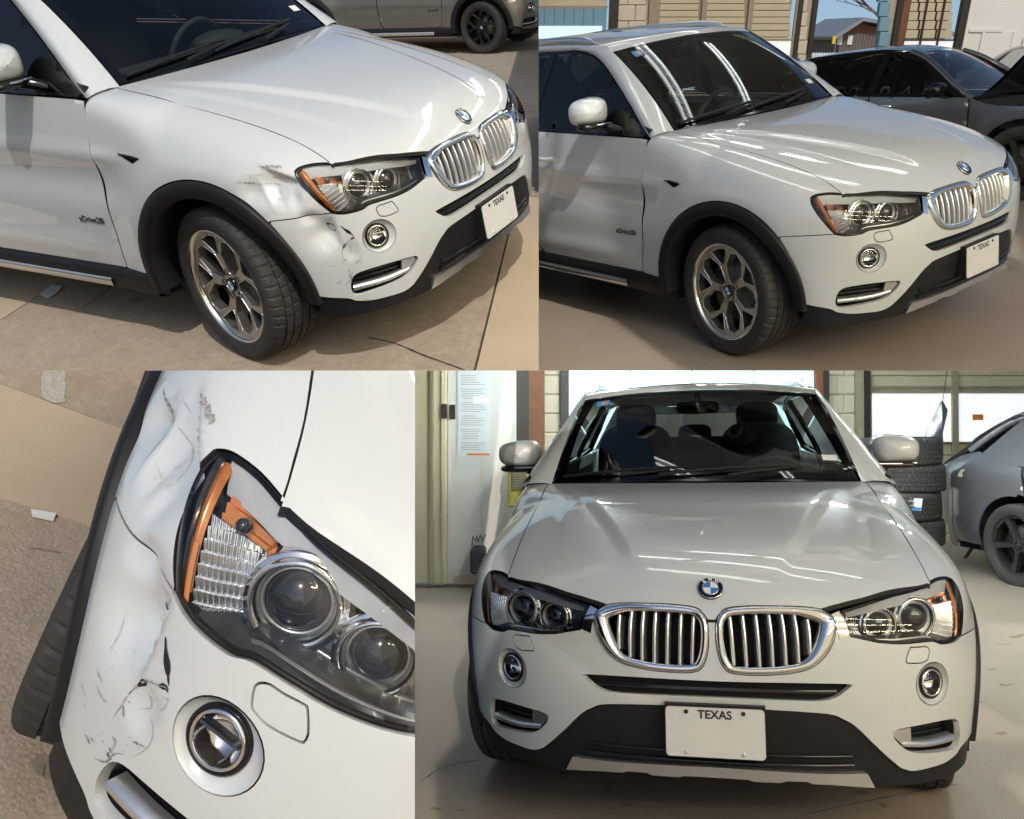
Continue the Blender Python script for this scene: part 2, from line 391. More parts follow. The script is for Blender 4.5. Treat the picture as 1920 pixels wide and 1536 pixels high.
def panel(outline, holes=(), param='ang', h=.022, off=0., flange=.014, gap=.002, dent=None, d2=False, mi=0, bstep=None, lift=None, fmi=0):
    to2, lf = PARAM[param] if lift is None else lift
    q = np.asarray(outline, float) if d2 else to2(outline); bs = bstep or h * .6
    q = resample(q, bs); q = inset(q, gap) if gap else q
    hs = [inset(resample(np.asarray(k, float) if d2 else to2(k), bs), -gap) for k in holes]
    lo, hi = q.min(0), q.max(0); gx = np.arange(lo[0], hi[0], h); gy = np.arange(lo[1], hi[1], h * .866); pts = []
    for r, y in enumerate(gy): pts += [(x + (h / 2 if r % 2 else 0), y) for x in gx]
    pts = np.array(pts) if pts else np.zeros((0, 2))
    if len(pts):
        ok = inpoly(pts, q) & (segdist2(pts, q) > h * .45)
        for k in hs: ok &= ~inpoly(pts, k) & (segdist2(pts, k) > h * .45)
        pts = pts[ok]
    V = list(map(tuple, q)); E = [(i, (i + 1) % len(q)) for i in range(len(q))]
    for k in hs:
        o = len(V); V += list(map(tuple, k)); E += [(o + i, o + (i + 1) % len(k)) for i in range(len(k))]
    V += list(map(tuple, pts))
    ov, oe, of, *_ = delaunay_2d_cdt([Vector(v) for v in V], E, [], 0, 1e-7)
    ov = np.array([tuple(v) for v in ov]); of = np.array([f[:] for f in of]); c = ov[of].mean(1); ok = inpoly(c, q)
    for k in hs: ok &= ~inpoly(c, k)
    of = of[ok]; P = lf(ov, off)
    if dent is not None: P = dent(P)
    mb = MB()
    if lift is None and param in ('ang', 'xy') and dent is None:
        e_ = 2e-4; G = np.stack([Fb(P + e_ * k) - Fb(P - e_ * k) for k in np.eye(3)], -1); G /= np.linalg.norm(G, axis=1)[:, None] + 1e-12
        fn = np.cross(P[of[:, 1]] - P[of[:, 0]], P[of[:, 2]] - P[of[:, 0]]); fl_ = (fn * G[of[:, 0]]).sum(1) < 0; of = of.copy(); of[fl_] = of[fl_][:, ::-1]
        mb.nr = {i: tuple(G[i]) for i in range(len(P))}
    mb.add(P, of.tolist(), True, mi)
    if flange:
        cnt = {}
        for f in of.tolist():
            for i in range(3):
                e = (f[i], f[(i + 1) % 3]); cnt[e] = 1
        be = [e for e in cnt if (e[1], e[0]) not in cnt]; used = sorted({i for e in be for i in e}); P2 = lf(ov[used], off - flange)
        if dent is not None: P2 = dent(P2)
        ix = {v: i for i, v in enumerate(used)}; m = len(used)
        mb.add(list(P[used]) + list(P2), [(ix[b], ix[a], m + ix[a], m + ix[b]) for a, b in be], False, fmi or mi)
    return mb
mir = lambda P: [[p[0], -p[1], p[2]] for p in P]
def sym(half):
    """right half outline running from the centre line to the centre line -> whole outline"""
    half = np.asarray(half, float); m = half[::-1] * [1, -1, 1]
    return np.vstack([half, m[(1 if abs(half[-1][1]) < .004 else 0):(-1 if abs(half[0][1]) < .004 else None)]])
def arcxz(c, r, a0, a1, n=24, y=-.9): return [[c[0] + r * math.cos(R(a0 + (a1 - a0) * i / n)), y, c[1] + r * math.sin(R(a0 + (a1 - a0) * i / n))] for i in range(n + 1)]

HL_TOP = [[.452, -.830, .874], [.456, -.822, .881], [.470, -.804, .888], [.508, -.767, .891], [.555, -.726, .884], [.608, -.672, .873], [.665, -.575, .860], [.714, -.490, .841], [.749, -.409, .822]]
HL_BOT = [[.778, -.430, .745], [.770, -.475, .735], [.758, -.520, .724], [.738, -.590, .718], [.705, -.655, .717], [.678, -.697, .714], [.660, -.724, .702], [.620, -.769, .698], [.594, -.793, .702], [.574, -.808, .709]]
HL_OUT = [[.550, -.824, .741], [.505, -.840, .796], [.469, -.843, .845]]
KID = [[.758, -.345, .826], [.760, -.298, .832], [.767, -.203, .835], [.772, -.110, .833], [.778, -.048, .825], [.790, -.022, .804], [.803, -.012, .774], [.816, -.012, .725], [.824, -.020, .678], [.828, -.036, .645], [.830, -.059, .632],
       [.830, -.106, .628], [.828, -.176, .630], [.823, -.246, .638], [.817, -.298, .652], [.809, -.336, .678], [.799, -.364, .714], [.785, -.382, .758], [.771, -.386, .792], [.762, -.373, .812]]
SEAM = [[.556, -.725, .884], [.501, -.722, .920], [.374, -.718, .976], [.128, -.720, 1.04], [-.248, -.728, 1.095], [-.48, -.735, 1.119], [-.520, -.715, 1.13]]
SEAM = lift_xy(np.array(SEAM)[:, :2]).tolist()
INTAKE = [[.803, -.423, .600], [.810, -.389, .603], [.826, -.246, .605], [.833, -.120, .604], [.833, 0, .603], [.837, 0, .557], [.833, -.199, .556], [.823, -.318, .555], [.815, -.370, .564], [.809, -.399, .581]]
LOW_OUT = [[.478, -.86, .362], [.565, -.803, .340], [.590, -.782, .322], [.631, -.734, .310], [.680, -.676, .308], [.718, -.612, .309], [.742, -.573, .325]]
LOW_IN = [[.760, -.535, .360], [.786, -.483, .415], [.803, -.433, .468], [.813, -.393, .494], [.821, -.343, .511], [.836, -.159, .521], [.838, 0, .523]]
SLOT = [[.590, -.790, .405], [.608, -.779, .440], [.649, -.743, .453], [.707, -.669, .458], [.760, -.565, .452], [.764, -.553, .432], [.750, -.580, .398], [.735, -.610, .378], [.708, -.649, .366], [.645, -.732, .353], [.602, -.774, .348], [.588, -.788, .362]]
CAP_ = [[.696, -.677, .695], [.696, -.679, .685], [.702, -.673, .664], [.706, -.668, .660], [.719, -.646, .654], [.739, -.605, .658], [.741, -.601, .663], [.740, -.601, .673], [.730, -.614, .701], [.726, -.621, .704], [.713, -.647, .702], [.702, -.666, .702]]
FOG_C, FOG_N = Vector((.697, -.690, .583)), Vector((.80, -.58, .06)).normalized()
DOORSEAM = [[-.556, -.868, 1.118], [-.572, -.873, 1.013], [-.580, -.897, .925], [-.580, -.903, .878], [-.595, -.91, .70], [-.597, -.907, .556], [-.612, -.898, .448], [-.625, -.89, .375]]
ARC_C, ARC_R = (0.0, .36), .468
# ---- damage of the scuffed car: pushed in between wheel arch and headlamp, and at the bumper corner
def dent(P):
    P = np.array(P, float); x, y, z = P.T; r = y < 0
    line = .908 - .38 * (x - .30)                    # upper crease of the wing dent
    a1 = .044 * np.exp(-((x - .40) / .085) ** 2 - ((z - .830) / .065) ** 2) * sstep(0., .011, line - z)
    fold = (x - .345) + .55 * (z - .80); a1 = a1 - .011 * np.exp(-(np.abs(fold) / .010) ** 1.2 - ((z - .80) / .05) ** 2) + .010 * np.exp(-(np.abs(fold - .045) / .012) ** 1.2 - ((z - .785) / .04) ** 2)
    a1 = a1 + .018 * np.exp(-((x - .29) / .045) ** 2 - ((z - .80) / .04) ** 2) + .014 * np.exp(-((x - .46) / .020) ** 2 - ((z - .765) / .03) ** 2)
    a2 = .042 * np.exp(-((x - .548) / .05) ** 2 - ((z - .628) / .058) ** 2) * (1 - .9 * sstep(.576, .587, x + .10 * (z - .62)))
    rid = z - .60 + 1.1 * (x - .545); a2 = a2 - .007 * np.exp(-(np.abs(rid) / .008) ** 1.2 - ((x - .55) / .025) ** 2)
    a3 = .010 * np.exp(-((x - .612) / .022) ** 2 - ((z - .545) / .040) ** 2) * sstep(-.006, .006, .028 - np.hypot(x - .612, (z - .545) * .8))
    a4 = .020 * np.exp(-((x - .50) / .03) ** 2 - ((z - .697) / .022) ** 2)
    s = np.where(r, a1 + a2 + a3 + a4, 0); P[:, 0] -= .45 * s; P[:, 1] += .9 * s
    return P
def surf_pts(P, off=0., dmg=False):
    Q = lift_ang(to_ang(np.asarray(P, float)), off); return dent(Q) if dmg else Q
def strip(P, w, off=.0012, dmg=True, taper=True, smooth=True):
    """thin mark lying on the body along the points P"""
    P = crom(P, 5) if smooth and len(P) > 2 else np.asarray(P, float); q = to_ang(resample(P, .006, False)); t = np.gradient(q, axis=0); t /= np.linalg.norm(t, axis=1)[:, None] + 1e-12
    nn = np.stack([-t[:, 1], t[:, 0]], -1); m = len(q); ww = w * .5 * (np.sin(np.linspace(.12, PI - .12, m)) if taper else 1) * (1 + .5 * rng.standard_normal(m) * .5)
    a = lift_ang(q + nn * np.atleast_1d(ww)[:, None], off); b = lift_ang(q - nn * np.atleast_1d(ww)[:, None], off)
    if dmg: a, b = dent(a), dent(b)
    mb = MB(); mb.grid([list(map(tuple, a)), list(map(tuple, b))]); return mb
def blot(P, off=.0012, h=.008, jag=0.):
    q = to_ang(np.asarray(P, float)); q = resample(q, .004); q = q + rng.standard_normal(q.shape) * jag
    return panel(q, d2=True, h=h, off=off, flange=0, gap=0, dent=dent)

def hl_pt(s, t, off):
    s = np.asarray(s, float); t = np.asarray(t, float)
    T, B = HLT, HLB; f = np.linspace(0, 1, len(T))
    q = np.stack([np.interp(s, f, T[:, i]) * t + np.interp(s, f, B[:, i]) * (1 - t) for i in (0, 1)], -1)
    return lift_ang(q.reshape(-1, 2), np.asarray(off, float).reshape(-1) if np.ndim(off) else off)
def arclen(q, n=60):
    L = np.r_[0, np.cumsum(np.linalg.norm(np.diff(q, axis=0), axis=1))]; u = np.linspace(0, L[-1], n); return np.stack([np.interp(u, L, q[:, i]) for i in (0, 1)], -1)
HLT = arclen(to_ang(crom(HL_TOP, 6))); HLB = arclen(to_ang(crom(HL_BOT[::-1], 6)))
def hl_patch(s0, s1, t0, t1, off, ns=24, nt=6, fo=None):
    S, T = np.meshgrid(np.linspace(s0, s1, ns), np.linspace(t0, t1, nt)); of = np.full(S.shape, off) if fo is None else fo(S, T)
    P = hl_pt(S.ravel(), T.ravel(), of.ravel()).reshape(nt, ns, 3); mb = MB(); mb.grid([list(map(tuple, r)) for r in P]); return mb
def headlight_parts():
    """list of (name, mesh builder, materials, children)"""
    loop = np.vstack([crom(HL_TOP, 4), crom(HL_BOT, 4), crom([HL_BOT[-1]] + HL_OUT + [HL_TOP[0]], 4)[1:-1]])
    subs = []
    def fo(S, T): return -.013 - .075 * np.clip(np.minimum(np.minimum(S / .10, (1 - S) / .05), np.minimum(T / .16, (1 - T) / .16)), 0, 1)
    house = hl_patch(0, 1, 0, 1, 0, 40, 20, fo)
    subs.append(('brow_reflector', hl_patch(.05, .985, .74, .985, 0, 60, 8, lambda S, T: -.006 - .030 * (.985 - T) / .245), 'brow_silver'))
    subs.append(('seal', panel(loop, holes=[], off=-.011, flange=0, gap=.001) if False else ring_band(loop, .0005, .0085, -.006), 'gloss_black'))
    subs.append(('side_reflector', hl_patch(.015, .060, .10, .93, 0, 8, 26, lambda S, T: -.010 - .35 * np.abs(S - .038)), 'amber_dark'))
    subs.append(('marker_lamp', hl_patch(.018, .066, .05, .40, 0, 10, 14, lambda S, T: -.007 - .25 * np.abs(S - .05)), 'amber'))
    rib = lambda S, T: -.030 - .30 * (S - .10) + .006 * (((T - S * .9) * 13) % 1.) + .0012 * np.sin(S * 400)
    subs.append(('turn_reflector', hl_patch(.070, .300, .06, .60, 0, 90, 120, rib), 'reflector'))
    subs.append(('turn_reflector', hl_patch(.085, .235, .60, .76, 0, 30, 30, lambda S, T: -.034 - .30 * (S - .10) + .006 * ((T * 14) % 1.)), 'amber_dark'))
    b = hl_pt([.165], [.66], -.028)[0]; mb = MB(); mb.ellipsoid(b, (.012, .012, .012)); subs.append(('bulb', mb, 'lamp_grey'))
    subs.append(('light_strip', hl_patch(.30, .93, .075, .105, -.030, 40, 3), 'satin_silver'))
    subs.append(('lower_trim', hl_patch(.10, .96, .03, .20, 0, 40, 5, lambda S, T: -.020 - .25 * (T - .03)), 'lamp_grey'))
    for ce, rr in ((Vector((.618, -.660, .774)), .068), (Vector((.668, -.536, .760)), .060)):
        ax = Vector((.95, -.31, .05)).normalized(); Mx = frame(ce, (0, 0, 1), ax); mb = MB(); k = rr / .062
        prof = [(.045, -.03), (.047, -.012), (.050, -.004), (.0535, .006), (.0565, .008), (.060, .002), (.062, -.006), (.0665, -.004), (.068, -.012), (.069, -.035)]
        V = []; n = 56; fs = []
        for r_, a_ in prof:
            for i in range(n):
                th = 2 * PI * i / n; rad = r_ * k * (1 + .10 * max(0, -math.cos(th)) ** 3 * (r_ > .049)); V.append(Mx @ Vector((rad * math.cos(th), rad * math.sin(th), a_)))
        for i in range(len(prof) - 1):
            for j in range(n): fs.append((i * n + j, i * n + (j + 1) % n, (i + 1) * n + (j + 1) % n, (i + 1) * n + j))
        mb.add(V, fs, True); subs.append(('projector_bezel', mb, 'chrome'))
        m2 = MB(); m2.lathe([(.0005, .012), (.012 * k, .011), (.024 * k, .006), (.034 * k, -.002), (.042 * k, -.014), (.047 * k, -.016)], 40, 'z', Mx); subs.append(('projector_lens', m2, 'projector'))
        m3 = MB(); m3.lathe([(.042 * k, -.012), (.0445 * k, -.006), (.047 * k, -.012)], 40, 'z', Mx); subs.append(('projector_ring', m3, 'satin_silver'))
    lens = panel(loop, off=-.002, flange=.008, gap=.004, h=.02)
    subs.append(('lens', lens, 'lens_clear'))
    return house, subs
def ring_band(loop, g0, g1, off, off2=None, step=.008):
    q = resample(to_ang(loop), step); a = lift_ang(inset(q, g0), off); b = lift_ang(inset(q, g1), off if off2 is None else off2); mb = MB()
    A = list(map(tuple, a)); B = list(map(tuple, b)); mb.grid([A + [A[0]], B + [B[0]]]); return mb

def ws(u, v):
    b = Vector((-.43 - .085 * u * u, .715 * u, 1.158 - .022 * u * u)); t = Vector((-1.045 - .090 * u * u, .608 * u, 1.628 - .040 * u * u))
    return b.lerp(t, v) + Vector((.6, 0, .8)) * (.028 * 4 * v * (1 - v))
roofz = spl([-3.3, -2.6, -2.0, -1.5, -1.05], [1.60, 1.655, 1.665, 1.655, 1.628])
FRONTW = [[-.600, 1.146], [-.80, 1.292], [-1.0, 1.425], [-1.13, 1.498], [-1.25, 1.540], [-1.40, 1.562]]   # front edge of the side glass (x, z)

def tyre_mb():
    prof = [(.246, .098), (.258, .112), (.270, .118), (.295, .1235), (.318, .1225), (.334, .116), (.3425, .108), (.3465, .100), (.3485, .090), (.3495, .0665), (.3425, .0655), (.3425, .0585), (.3505, .0575), (.351, .027), (.344, .026), (.344, .019), (.3512, .018), (.3512, 0)]
    full = prof + [(r, -a) for r, a in prof[-2::-1]]; n = 240; V = []; F = []
    for i, (r, a) in enumerate(full):
        for k in range(n):
            rr = r
            if r > .330 and abs(a) > .062 and k % 5 == 0: rr -= .0045
            if r > .35 and abs(a) < .06 and (k + (2 if a > 0 else 0)) % 5 == 0: rr -= .003
            t = 2 * PI * (k + (abs(a) * 14 if abs(a) > .06 else a * 20)) / n; V.append((rr * math.cos(t), a, rr * math.sin(t)))
    for i in range(len(full) - 1):
        for k in range(n): F.append((i * n + k, i * n + (k + 1) % n, (i + 1) * n + (k + 1) % n, (i + 1) * n + k))
    mb = MB(); mb.add(V, F, False); return mb
def rim_parts(kind='y'):
    face = lambda q, off=0.: np.column_stack([q[:, 0], -(.072 + .024 * (np.hypot(q[:, 0], q[:, 1]) / .232) ** 2) - off, q[:, 1]])
    pol = lambda L, a0: [(r * .232 * math.cos(R(a0 + a)), r * .232 * math.sin(R(a0 + a))) for r, a in L]
    n = 5; holes = []; lines = []; facets = MB()
    for i in range(n):
        a = 90 + 72 * i
        if kind == 'y':
            A = pol([(.23, -19), (.58, -25), (.86, -12), (.92, 0), (.86, 12), (.58, 25), (.23, 19)], a); B = pol([(.58, -2.5), (.92, -15), (.945, 0), (.92, 15), (.58, 2.5)], a + 36)
            holes += [A, B]; lines += [A, B]
        else:
            A = pol([(.26, -24), (.93, -29), (.95, 0), (.93, 29), (.26, 24)], a); holes += [A]; lines += [A]
    circ = [(.232 * math.cos(2 * PI * k / 72), .232 * math.sin(2 * PI * k / 72)) for k in range(72)]
    plate = panel(circ, holes, d2=True, h=.018, flange=.045, gap=0, bstep=.012, lift=(None, face))
    out = [('spoke_face', plate, 'rim_grey')]
    mb = MB()
    for L in lines:
        q = resample(np.array(L), .015); mb.tube([tuple(p) for p in face(inset(q, -.0028), .0006)], .0026, 5, closed=True)
    out.append(('machined_edge', mb, 'rim_bright'))
    mb = MB(); mb.lathe([(.2465, -.100), (.2475, -.112), (.243, -.1145), (.236, -.110), (.231, -.094), (.228, -.05), (.222, .09), (.238, .10)], 96); out.append(('rim_barrel', mb, ['rim_bright' if kind == 'y' else 'rim_grey']))
    mb = MB(); mb.lathe([(.03, -.03), (.165, -.03), (.165, -.004), (.03, -.004)], 60); out.append(('brake_disc', mb, 'brake'))
    mb = MB(); mb.lathe([(.21, .02), (.02, .03)], 48); out.append(('hub_backing', mb, 'dark_void'))
    mb = MB(); mb.lathe([(.0001, -.084), (.026, -.083), (.030, -.080), (.031, -.070)], 40); out.append(('centre_cap', mb, 'gloss_black'))
    mb = MB()
    for k in range(2): mb.lathe([(.0001, -.0846), (.019, -.0843)], 12, arc=PI / 2, start=PI * k + .2)
    out.append(('emblem_quarter', mb, 'badge_blue')); mb = MB()
    for k in range(2): mb.lathe([(.0001, -.0846), (.019, -.0843)], 12, arc=PI / 2, start=PI * k + .2 + PI / 2)
    out.append(('emblem_quarter', mb, 'badge_white'))
    for k in range(5):
        mb = MB(); t = 2 * PI * k / 5 + PI / 2 + PI / 5; mb.lathe([(.0001, -.066), (.011, -.066), (.0125, -.07), (.014, -.078), (.0145, -.07)], 12, M=Matrix.Translation((.055 * math.cos(t), 0, .055 * math.sin(t))))
        out.append(('wheel_bolt', mb, 'rim_dark'))
    for _, b_, _m in out: b_.v = [(x * 1.06, y, z * 1.06) for x, y, z in b_.v]
    return out
def badge_parts(c, n, r=.041, up=(-1, 0, .4)):
    Mx = frame(c, up, n); out = []          # local x up, z outward
    mb = MB(); mb.lathe([(r * 1.02, -.004), (r * 1.02, .002), (r * .97, .0045), (r * .60, .0045), (r * .58, .0035), (.0001, .0035)], 48, 'z', Mx); out.append(('badge', mb, 'gloss_black'))
    mb = MB(); mb.lathe([(r * .955, .0042), (r * .985, .0052), (r * 1.02, .003)], 48, 'z', Mx); mb.lathe([(r * .60, .0048), (r * .63, .0054), (r * .66, .0046)], 48, 'z', Mx); out.append(('badge_rim', mb, 'chrome'))
    for k, mt in ((0, 'badge_blue'), (2, 'badge_blue'), (1, 'badge_white'), (3, 'badge_white')):
        mb = MB(); mb.lathe([(.0001, .0052), (r * .59, .0046)], 10, 'z', Mx, arc=PI / 2, start=k * PI / 2); out.append(('badge_quarter', mb, mt))
    for ch, a in (('B', 40), ('M', 0), ('W', -40)):
        t = text_mb(ch, r * .42); m2 = Mx @ Matrix.Rotation(R(a), 4, 'Z') @ Matrix.Translation((r * .79, 0, .0052)) @ Matrix.Rotation(R(-90), 4, 'Z'); out.append(('badge_letter', place(t, m2), 'badge_white'))
    return out

# ------------------------------------------------------------------ assembling the SUV
def flat(name, mb, mat, subs=(), M=None): return dict(name=name, me=mb.mesh(name, mat) if isinstance(mb, MB) else mb, subs=list(subs), M=M)
def sub(name, mb, mat, M=None): return dict(name=name, me=mb.mesh(name, mat), subs=[], M=M)
def both(name, mb, mat, subs=()):
    """the same part on the right and, mirrored, on the left"""
    r = flat(name, mb, mat, [sub(n, b, m) for n, b, m in subs]); l = flat(name, mb.mirror(), mat, [sub(n, b.mirror(), m) for n, b, m in subs]); return [r, l]
WHEEL = {}
def wheel_part(kind):
    if kind not in WHEEL:
        WHEEL[kind] = (tyre_mb().mesh('wheel', 'rubber'), [(n, b.mesh(n, m)) for n, b, m in rim_parts(kind)])
    return WHEEL[kind]
def wheel(kind, x, y, steer=0., spin=0., dark=False):
    t, s = wheel_part(kind); left = y > 0
    Mx = Matrix.Translation((x, y, .351)) @ Matrix.Rotation(R(steer) + (PI if left else 0), 4, 'Z') @ Matrix.Rotation(R(spin), 4, 'Y')
    return dict(name='wheel', me=t, subs=[dict(name=n, me=m, subs=[], M=None) for n, m in s], M=Mx)
def suv_parts(dmg, steer):
    D = dent if dmg else None; parts = []
    cut = lambda L, **k: panel(L, **k)
    # bonnet
    front = crom([[.548, -.727, .89]] + [[p[0] - .014, p[1], p[2] + .006] for p in HL_TOP[5:]], 4); ktop = crom(KID[0:6], 4)
    half = np.vstack([crom([[-.425, 0, 1.15], [-.44, -.25, 1.15], [-.475, -.50, 1.14], [-.520, -.715, 1.13]], 5), crom(SEAM[::-1], 5)[1:], front[1:], ktop, [[.797, -.012, .79], [.797, 0, .79]]])
    hood = cut(sym(half), param='xy', h=.013, bstep=.010, flange=.016, gap=.0018, fmi=1)
    bc = lift_xy(np.array([[.733, 0.]]))[0]; e = 1e-4; g = lambda P: np.array([(Fb(P + e * k) - Fb(P - e * k)) for k in np.eye(3)]); bn = Vector(g(bc)).normalized()
    parts.append(flat('bonnet', hood, ['white_paint', 'shut_dark'], [sub(n, b, m) for n, b, m in badge_parts(Vector(bc) + bn * .002, bn, .041)]))
    # front wings
    fseam = [[.345, -.895, .690], [.46, -.868, .702], [.574, -.810, .709]]
    arch_up = arcxz(ARC_C, ARC_R, 184, 44, 40)
    fen = np.vstack([crom(HL_TOP[:5], 4), crom(SEAM, 5)[1:], [[-.535, -.80, 1.125]], crom(DOORSEAM, 4), [[-.52, -.88, .345]], arch_up, crom(fseam, 5), crom([HL_BOT[-1]] + HL_OUT + [HL_TOP[0]], 4)[1:-1]])
    vent = [[-.411, -.899, .911], [-.294, -.904, .901], [-.339, -.906, .879]]
    vq = MB(); P = surf_pts(vent, .003); vq.add(list(map(tuple, P)), [(0, 1, 2)]); 
    for s in (0, 1):
        mb = cut(fen, h=.009 if (s == 0 and dmg) else .022, bstep=.010, gap=.0014, fmi=1, dent=D if s == 0 else None)
        sb = [('side_vent', panel(np.array(vent), h=.02, off=.004, flange=.004, gap=0), 'gloss_black'), ('vent_trim', strip([vent[0], vent[1]], .006, .006, False, False), 'chrome')]
        if s == 0 and dmg:
            sb.append(('paint_chip', blot([[.318, -.872, .9], [.351, -.861, .902], [.379, -.852, .899], [.400, -.845, .898], [.406, -.846, .887], [.382, -.854, .890], [.358, -.862, .893]], jag=.0022), 'scuff'))
            sb.append(('paint_chip', blot([[.222, -.915, .842], [.265, -.912, .842], [.30, -.905, .838], [.305, -.905, .833], [.26, -.913, .836]], jag=.001), 'scuff'))
            for L, w in (([[.363, -.885, .849], [.41, -.868, .846], [.453, -.849, .846]], .0022), ([[.268, -.913, .834], [.374, -.889, .826], [.419, -.878, .811], [.435, -.875, .790]], .003), ([[.36, -.89, .775], [.41, -.88, .765]], .002), ([[.30, -.90, .87], [.34, -.89, .865]], .002)):
                sb.append(('scratch', strip(L, w), 'bare_plastic'))
        if s == 0 and dmg:
            sb.append(('scuff', blot([[.22, -.915, .845], [.30, -.90, .885], [.40, -.85, .875], [.47, -.84, .83], [.50, -.84, .77], [.44, -.87, .74], [.36, -.89, .76], [.27, -.91, .81]], off=.0008, h=.012), 'rub_film'))
        if s == 1: mb = mb.mirror(); sb = [(n, b.mirror(), m) for n, b, m in sb]
        parts.append(flat('front_wing', mb, ['white_paint', 'shut_dark'], [sub(n, b, m) for n, b, m in sb]))
    # bumper
    arch_dn = arcxz(ARC_C, ARC_R, 43, 1, 14)
    half = np.vstack([[[.798, 0, .786], [.798, -.014, .786]], crom(KID[6:19], 4), crom(HL_BOT, 4), crom(fseam[::-1], 5)[1:], arch_dn, crom(LOW_OUT, 4), crom([LOW_OUT[-1]] + LOW_IN, 4)[1:]])
    fogc = [FOG_C + frame(FOG_C, (0, 0, 1), FOG_N).to_3x3() @ Vector((.066 * math.cos(2 * PI * k / 32), .070 * math.sin(2 * PI * k / 32), 0)) for k in range(32)]
    fogc = surf_pts([tuple(p) for p in fogc]); slot = crom(SLOT, 4, True); capl = crom(CAP_, 3, True); ink = sym(INTAKE[4::-1] + [INTAKE[9], INTAKE[8], INTAKE[7], INTAKE[6], INTAKE[5]])
    ink = np.vstack([crom(INTAKE[:5], 4), crom(INTAKE[:5], 4)[::-1][1:] * [1, -1, 1], crom(INTAKE[5:][::-1] + [INTAKE[5]] if False else [INTAKE[0]] + INTAKE[:4:-1], 4)[1:] * [1, -1, 1], (crom([INTAKE[0]] + INTAKE[:4:-1], 4)[1:-1])[::-1]])
    holes = [ink, slot, fogc, capl] + [np.asarray(x) * [1, -1, 1] for x in (slot, fogc, capl)]
    bump = cut(sym(half), holes=holes, h=.012 if dmg else .018, bstep=.009, flange=.022, dent=D)
    bs = []
    for s in (1, -1):
        mm = (lambda b: b) if s == 1 else (lambda b: b.mirror())
        bs.append(('washer_cap', mm(panel(capl, h=.016, off=0, flange=.006, gap=.0012)), 'white_paint'))
        # fog lamp: white dish, dark ring, chrome reflector, glass
        Mx = frame(FOG_C, (0, 0, 1), FOG_N); dish = MB(); ring = [Mx @ Vector((.047 * math.cos(2 * PI * k / 32), .050 * math.sin(2 * PI * k / 32) + .006, -.020)) for k in range(32)]
        A = list(map(tuple, fogc)); B = [tuple(p) for p in ring]; dish.grid([A + [A[0]], [tuple((Vector(a) * .45 + Vector(b) * .55) - FOG_N * .006) for a, b in zip(A, B)] + [tuple(Vector(A[0]) * .45 + Vector(B[0]) * .55 - FOG_N * .006)], B + [B[0]]]); bs.append(('lamp_dish', mm(dish), 'white_paint'))
        M2 = Mx @ Matrix.Translation((0, .006, 0)); mb = MB(); mb.lathe([(.051, -.022), (.050, -.012), (.046, -.010), (.043, -.016)], 40, 'z', M2); bs.append(('lamp_bezel', mm(mb), 'gloss_black'))
        mb = MB(); mb.lathe([(.044, -.014), (.041, -.008), (.037, -.012)], 40, 'z', M2); bs.append(('lamp_ring', mm(mb), 'chrome'))
        mb = MB(); mb.lathe([(.040, -.016), (.030, -.035), (.012, -.045), (.0001, -.046)], 40, 'z', M2); bs.append(('fog_reflector', mm(mb), 'chrome'))
        mb = MB(); mb.box(M2 @ Vector((.008, 0, -.020)), (.004, .066, .03), (M2.to_3x3() @ Matrix.Rotation(R(18), 3, 'Y'))); bs.append(('fog_shield', mm(mb), 'lamp_grey'))
        mb = MB(); mb.lathe([(.0395, -.012), (.03, -.006), (.016, -.003), (.0001, -.002)], 40, 'z', M2); bs.append(('fog_lens', mm(mb), 'lens_clear'))
        # air slot
        mb = ring_band(slot, 0, .001, -.018, -.055); mb2 = panel(slot, h=.03, off=-.055, flange=0, gap=0); mb.add(mb2.v, mb2.f); bs.append(('air_slot', mm(mb), 'black_plastic'))
        bar = crom([[.592, -.785, .372], [.645, -.735, .376], [.70, -.66, .383], [.745, -.585, .397]], 6); q = to_ang(bar); rows = []
        for dz, of in ((-.004, -.040), (-.006, -.014), (.0, -.008), (.010, -.012), (.014, -.040)): rows.append(list(map(tuple, lift_ang(q + [0, dz * .85 / .8], of))))
        mb = MB(); mb.grid(rows); bs.append(('slot_blade', mm(mb), 'satin_silver'))
        tip = [[.762, -.560, .448], [.763, -.555, .432], [.748, -.583, .401], [.738, -.602, .393], [.728, -.620, .403], [.733, -.616, .452]]; bs.append(('slot_tip', mm(panel(np.array(tip), h=.015, off=-.012, flange=.03, gap=.001)), 'satin_silver'))
        for zz in (.405, .425):
            P = [surf_pts([[.60, -.783, zz]], -.045)[0], surf_pts([[.67, -.715, zz + .006]], -.045)[0], surf_pts([[.74, -.60, zz + .01]], -.045)[0]]; mb = MB(); mb.tube([tuple(p) for p in P], .004, 6); bs.append(('slot_slat', mm(mb), 'gloss_black'))
    mb = MB()
    mb2 = panel(ink, h=.04, off=-.05, flange=0, gap=0); mb.add(mb2.v, mb2.f); bs.append(('upper_intake', mb, 'dark_void'))
    mb = MB(); rows = []
    ys = np.linspace(-.385, .385, 31); P = surf_pts([[.82 - .10 * abs(y) ** 2, y, .578] for y in ys], -.022); mb.grid([[tuple(p + [0, 0, .006]) for p in P], [tuple(p + [.006, 0, .002]) for p in P], [tuple(p + [.004, 0, -.010]) for p in P]]); bs.append(('intake_slat', mb, 'gloss_black'))
